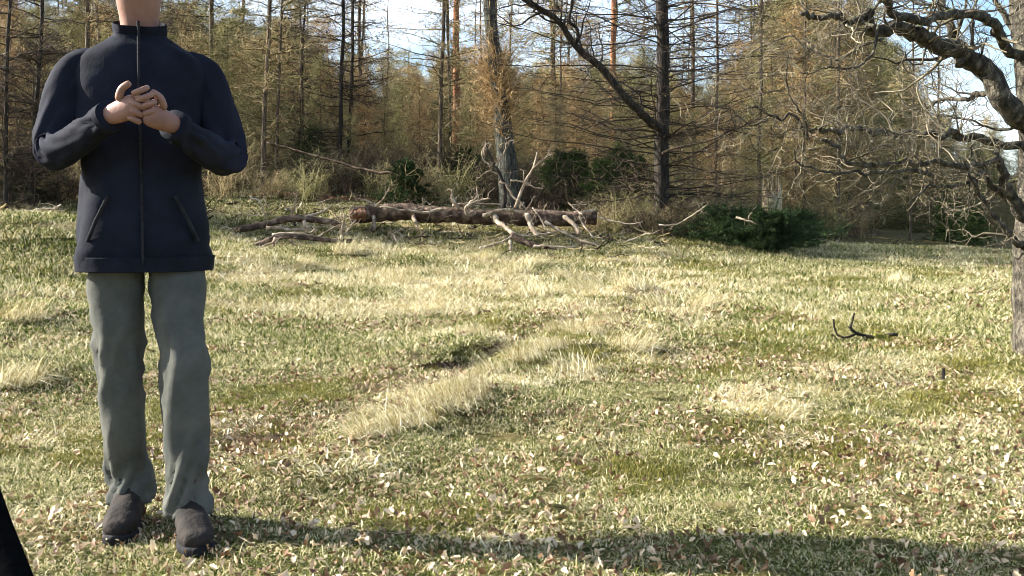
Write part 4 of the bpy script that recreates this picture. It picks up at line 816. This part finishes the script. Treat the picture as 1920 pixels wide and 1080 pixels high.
# jacket, trousers and boots as lofted cloth with creases
def loft(path, rx, ry, S=40, side=(1, 0, 0), crease=.006, sc=14, seed=1, p_=2.4, foldc=None, cap=True):
    path = np.array(path, float); K = len(path); n = K * 7; pp = smooth_path(path, n); t = np.linspace(0, K - 1, n); ax = np.interp(t, range(K), rx); ay = np.interp(t, range(K), ry)
    tan = unit(np.gradient(pp, axis=0)); sd = np.array(side, float)[None] - (tan @ np.array(side, float))[:, None] * tan; sd = unit(sd); fr = np.cross(tan, sd); th = np.arange(S) * 2 * np.pi / S
    c, s_ = np.cos(th), np.sin(th); k = (np.abs(c) ** p_ + np.abs(s_) ** p_) ** (-1 / p_)
    T = t[:, None] * np.ones(S); A_ = th[None] * np.ones((n, 1))
    u = np.cos(A_) * 1.3; w_ = np.sin(A_) * 1.3; ln = np.concatenate([[0], np.cumsum(np.linalg.norm(np.diff(pp, axis=0), axis=1))])[:, None]
    nz = np.abs(vnoise(ln * sc + u * 1.6 + seed, w_ * 1.5 + ln * sc * .35 + 7, seed) - .5) * 2 + .6 * np.abs(vnoise(ln * sc * 2.1 - u * 2 + seed, w_ * 2.2 + ln * 6, seed + 3) - .5)
    am = np.ones(n) if foldc is None else .35 + sum(np.exp(-((t - f) / w0) ** 2) * h0 for f, w0, h0 in foldc)
    off = crease * am[:, None] * (nz - .6)
    v = pp[:, None] + ((ax[:, None] * (k * c)[None] + off * c[None])[..., None] * sd[:, None]) + ((ay[:, None] * (k * s_)[None] + off * s_[None])[..., None] * fr[:, None])
    q = [[a * S + j, a * S + (j + 1) % S, (a + 1) * S + (j + 1) % S, (a + 1) * S + j] for a in range(n - 1) for j in range(S)]
    v = v.reshape(-1, 3)
    if cap: v = np.vstack([v, pp[:1], pp[-1:]]); q += [[(j + 1) % S, j, n * S] for j in range(S)] + [[(n - 1) * S + j, (n - 1) * S + (j + 1) % S, n * S + 1] for j in range(S)]
    return v, q
torso = loft([(0, 0, .79), (0, .0, .84), (0, .0, .95), (0, 0, 1.08), (0, .0, 1.22), (0, .005, 1.33), (0, .008, 1.395), (0, .01, 1.44), (0, .008, 1.475)],
             [.192, .196, .184, .172, .186, .194, .182, .115, .068], [.142, .145, .130, .122, .130, .125, .105, .085, .066], S=56, crease=.014, sc=9, seed=2, foldc=[(1, 1.2, .9), (3, 1.2, 1.0), (5, 1, .5)])
sl = []
for k_, (h_, e_, w_, sg) in enumerate(((sh[0], el[0], wr[0], 1), (sh[1], el[1], wr[1], -1))):
    h_, e_, w_ = map(np.array, (h_, e_, w_)); fa = unit(w_ - e_)
    sl.append(loft([h_ + [-sg * .085, 0, .02], h_ + [-sg * .006, 0, -.006], h_ * .55 + e_ * .45 + [sg * .004, 0, 0], e_ * .86 + h_ * .14, e_ * .84 + w_ * .16, e_ * .45 + w_ * .55 + [0, 0, -.005], w_ - fa * .02], [.045, .058, .055, .053, .051, .046, .040], [.055, .068, .060, .056, .052, .046, .040],
                   side=(0, 1, 0), crease=.016, sc=13, seed=5 + k_, foldc=[(1, .7, .5), (3.4, .9, 1.1), (5.7, .6, .8)]))
    sl.append(loft([w_ - fa * .035, w_ - fa * .012], [.043, .043], [.043, .043], side=(0, 1, 0), S=24, crease=.002))
jk = from_skin('jacket', M['jacket'], [torso] + sl, person)
from_skin('collar', M['jacket'], [loft([(0, .008, 1.44), (0, .004, 1.475), (0, -.004, 1.505)], [.084, .074, .076], [.080, .070, .074], crease=.006, sc=20, seed=9, cap=False)], jk)
from_skin('hem_band', M['jacket'], [loft([(0, 0, .782), (0, 0, .825)], [.196, .199], [.146, .148], S=48, crease=.004, sc=20, seed=10)], jk)
b = MB(); b.tubes(smooth_path([(0, -.147, .80), (0, -.137, .95), (0, -.127, 1.08), (0, -.136, 1.22), (0, -.125, 1.36), (0, -.082, 1.46), (0, -.078, 1.50)], 24), np.full(24, .0045), 5, rnd=.5); link('zip', b.mesh('zip', M['zip'], True), jk)
for s_ in (-1, 1):
    b = MB(); b.tubes(np.array([(s_ * .09, -.126, 1.0), (s_ * .125, -.122, .93), (s_ * .150, -.112, .87)]), np.full(3, .006), 5, rnd=.5); link('pocket_flap', b.mesh('pocket_flap', M['zip'], True), jk)
lg_ = [loft([(0, .0, .98), (0, .0, .90), (0, .0, .83), (0, 0, .79)], [.14, .15, .145, .10], [.095, .103, .10, .07], crease=.008, sc=10, seed=20)]
for k_, (h_, kn, f) in enumerate(((hipL, kneeL, footL), (hipR, kneeR, footR))):
    h_, kn, f = map(np.array, (h_, kn, f)); lg_.append(loft([h_ + [0, 0, .0], h_ * .55 + kn * .45, kn + [0, -.01, .03], kn * .55 + f * .45, f + [0, .012, .08], f + [0, .01, -.02]], [.076, .082, .068, .066, .063, .068], [.092, .088, .070, .068, .066, .074], side=(1, 0, 0), S=36, crease=.030, sc=12, seed=12 + k_, foldc=[(2, .5, .8), (4.2, .7, .9)]))
from_skin('trousers', M['trousers'], lg_, person)
for k_, f in enumerate((footL, footR)):
    ya = f[1]; tn = .12 * (1 if k_ == 0 else -1)
    up_ = loft([(f[0], ya + .015, .20), (f[0], ya + .015, .12), (f[0], ya - .005, .075), (f[0] + tn * .06, ya - .07, .060), (f[0] + tn * .14, ya - .14, .048), (f[0] + tn * .2, ya - .185, .040), (f[0] + tn * .22, ya - .205, .036)], [.044, .046, .046, .046, .049, .040, .012], [.050, .058, .062, .048, .038, .028, .01], side=(1, 0, 0), S=28, crease=.005, sc=25, seed=30 + k_)
    so_ = loft([(f[0], ya + .07, .014), (f[0], ya + .055, .014), (f[0], ya, .014), (f[0] + tn * .06, ya - .07, .014), (f[0] + tn * .14, ya - .14, .014), (f[0] + tn * .2, ya - .19, .014), (f[0] + tn * .22, ya - .212, .014)], [.018, .036, .040, .044, .053, .042, .015], [.016] * 7, side=(1, 0, 0), S=24, crease=0, p_=4)
    bt = from_skin('boot', M['boot'], [up_], person); from_skin('sole', M['zip'], [so_], bt)
    for m_ in range(4):
        y0 = ya - .045 - m_ * .022; z0 = .108 - m_ * .011; b = MB(); b.tubes(np.array([(f[0] - .025, y0, z0 - .008), (f[0] + tn * .06, y0 - .006, z0 + .004), (f[0] + .028, y0, z0 - .008)]), np.full(3, .003), 5, rnd=.5); link('lace', b.mesh('lace', M['zip'], True), bt)
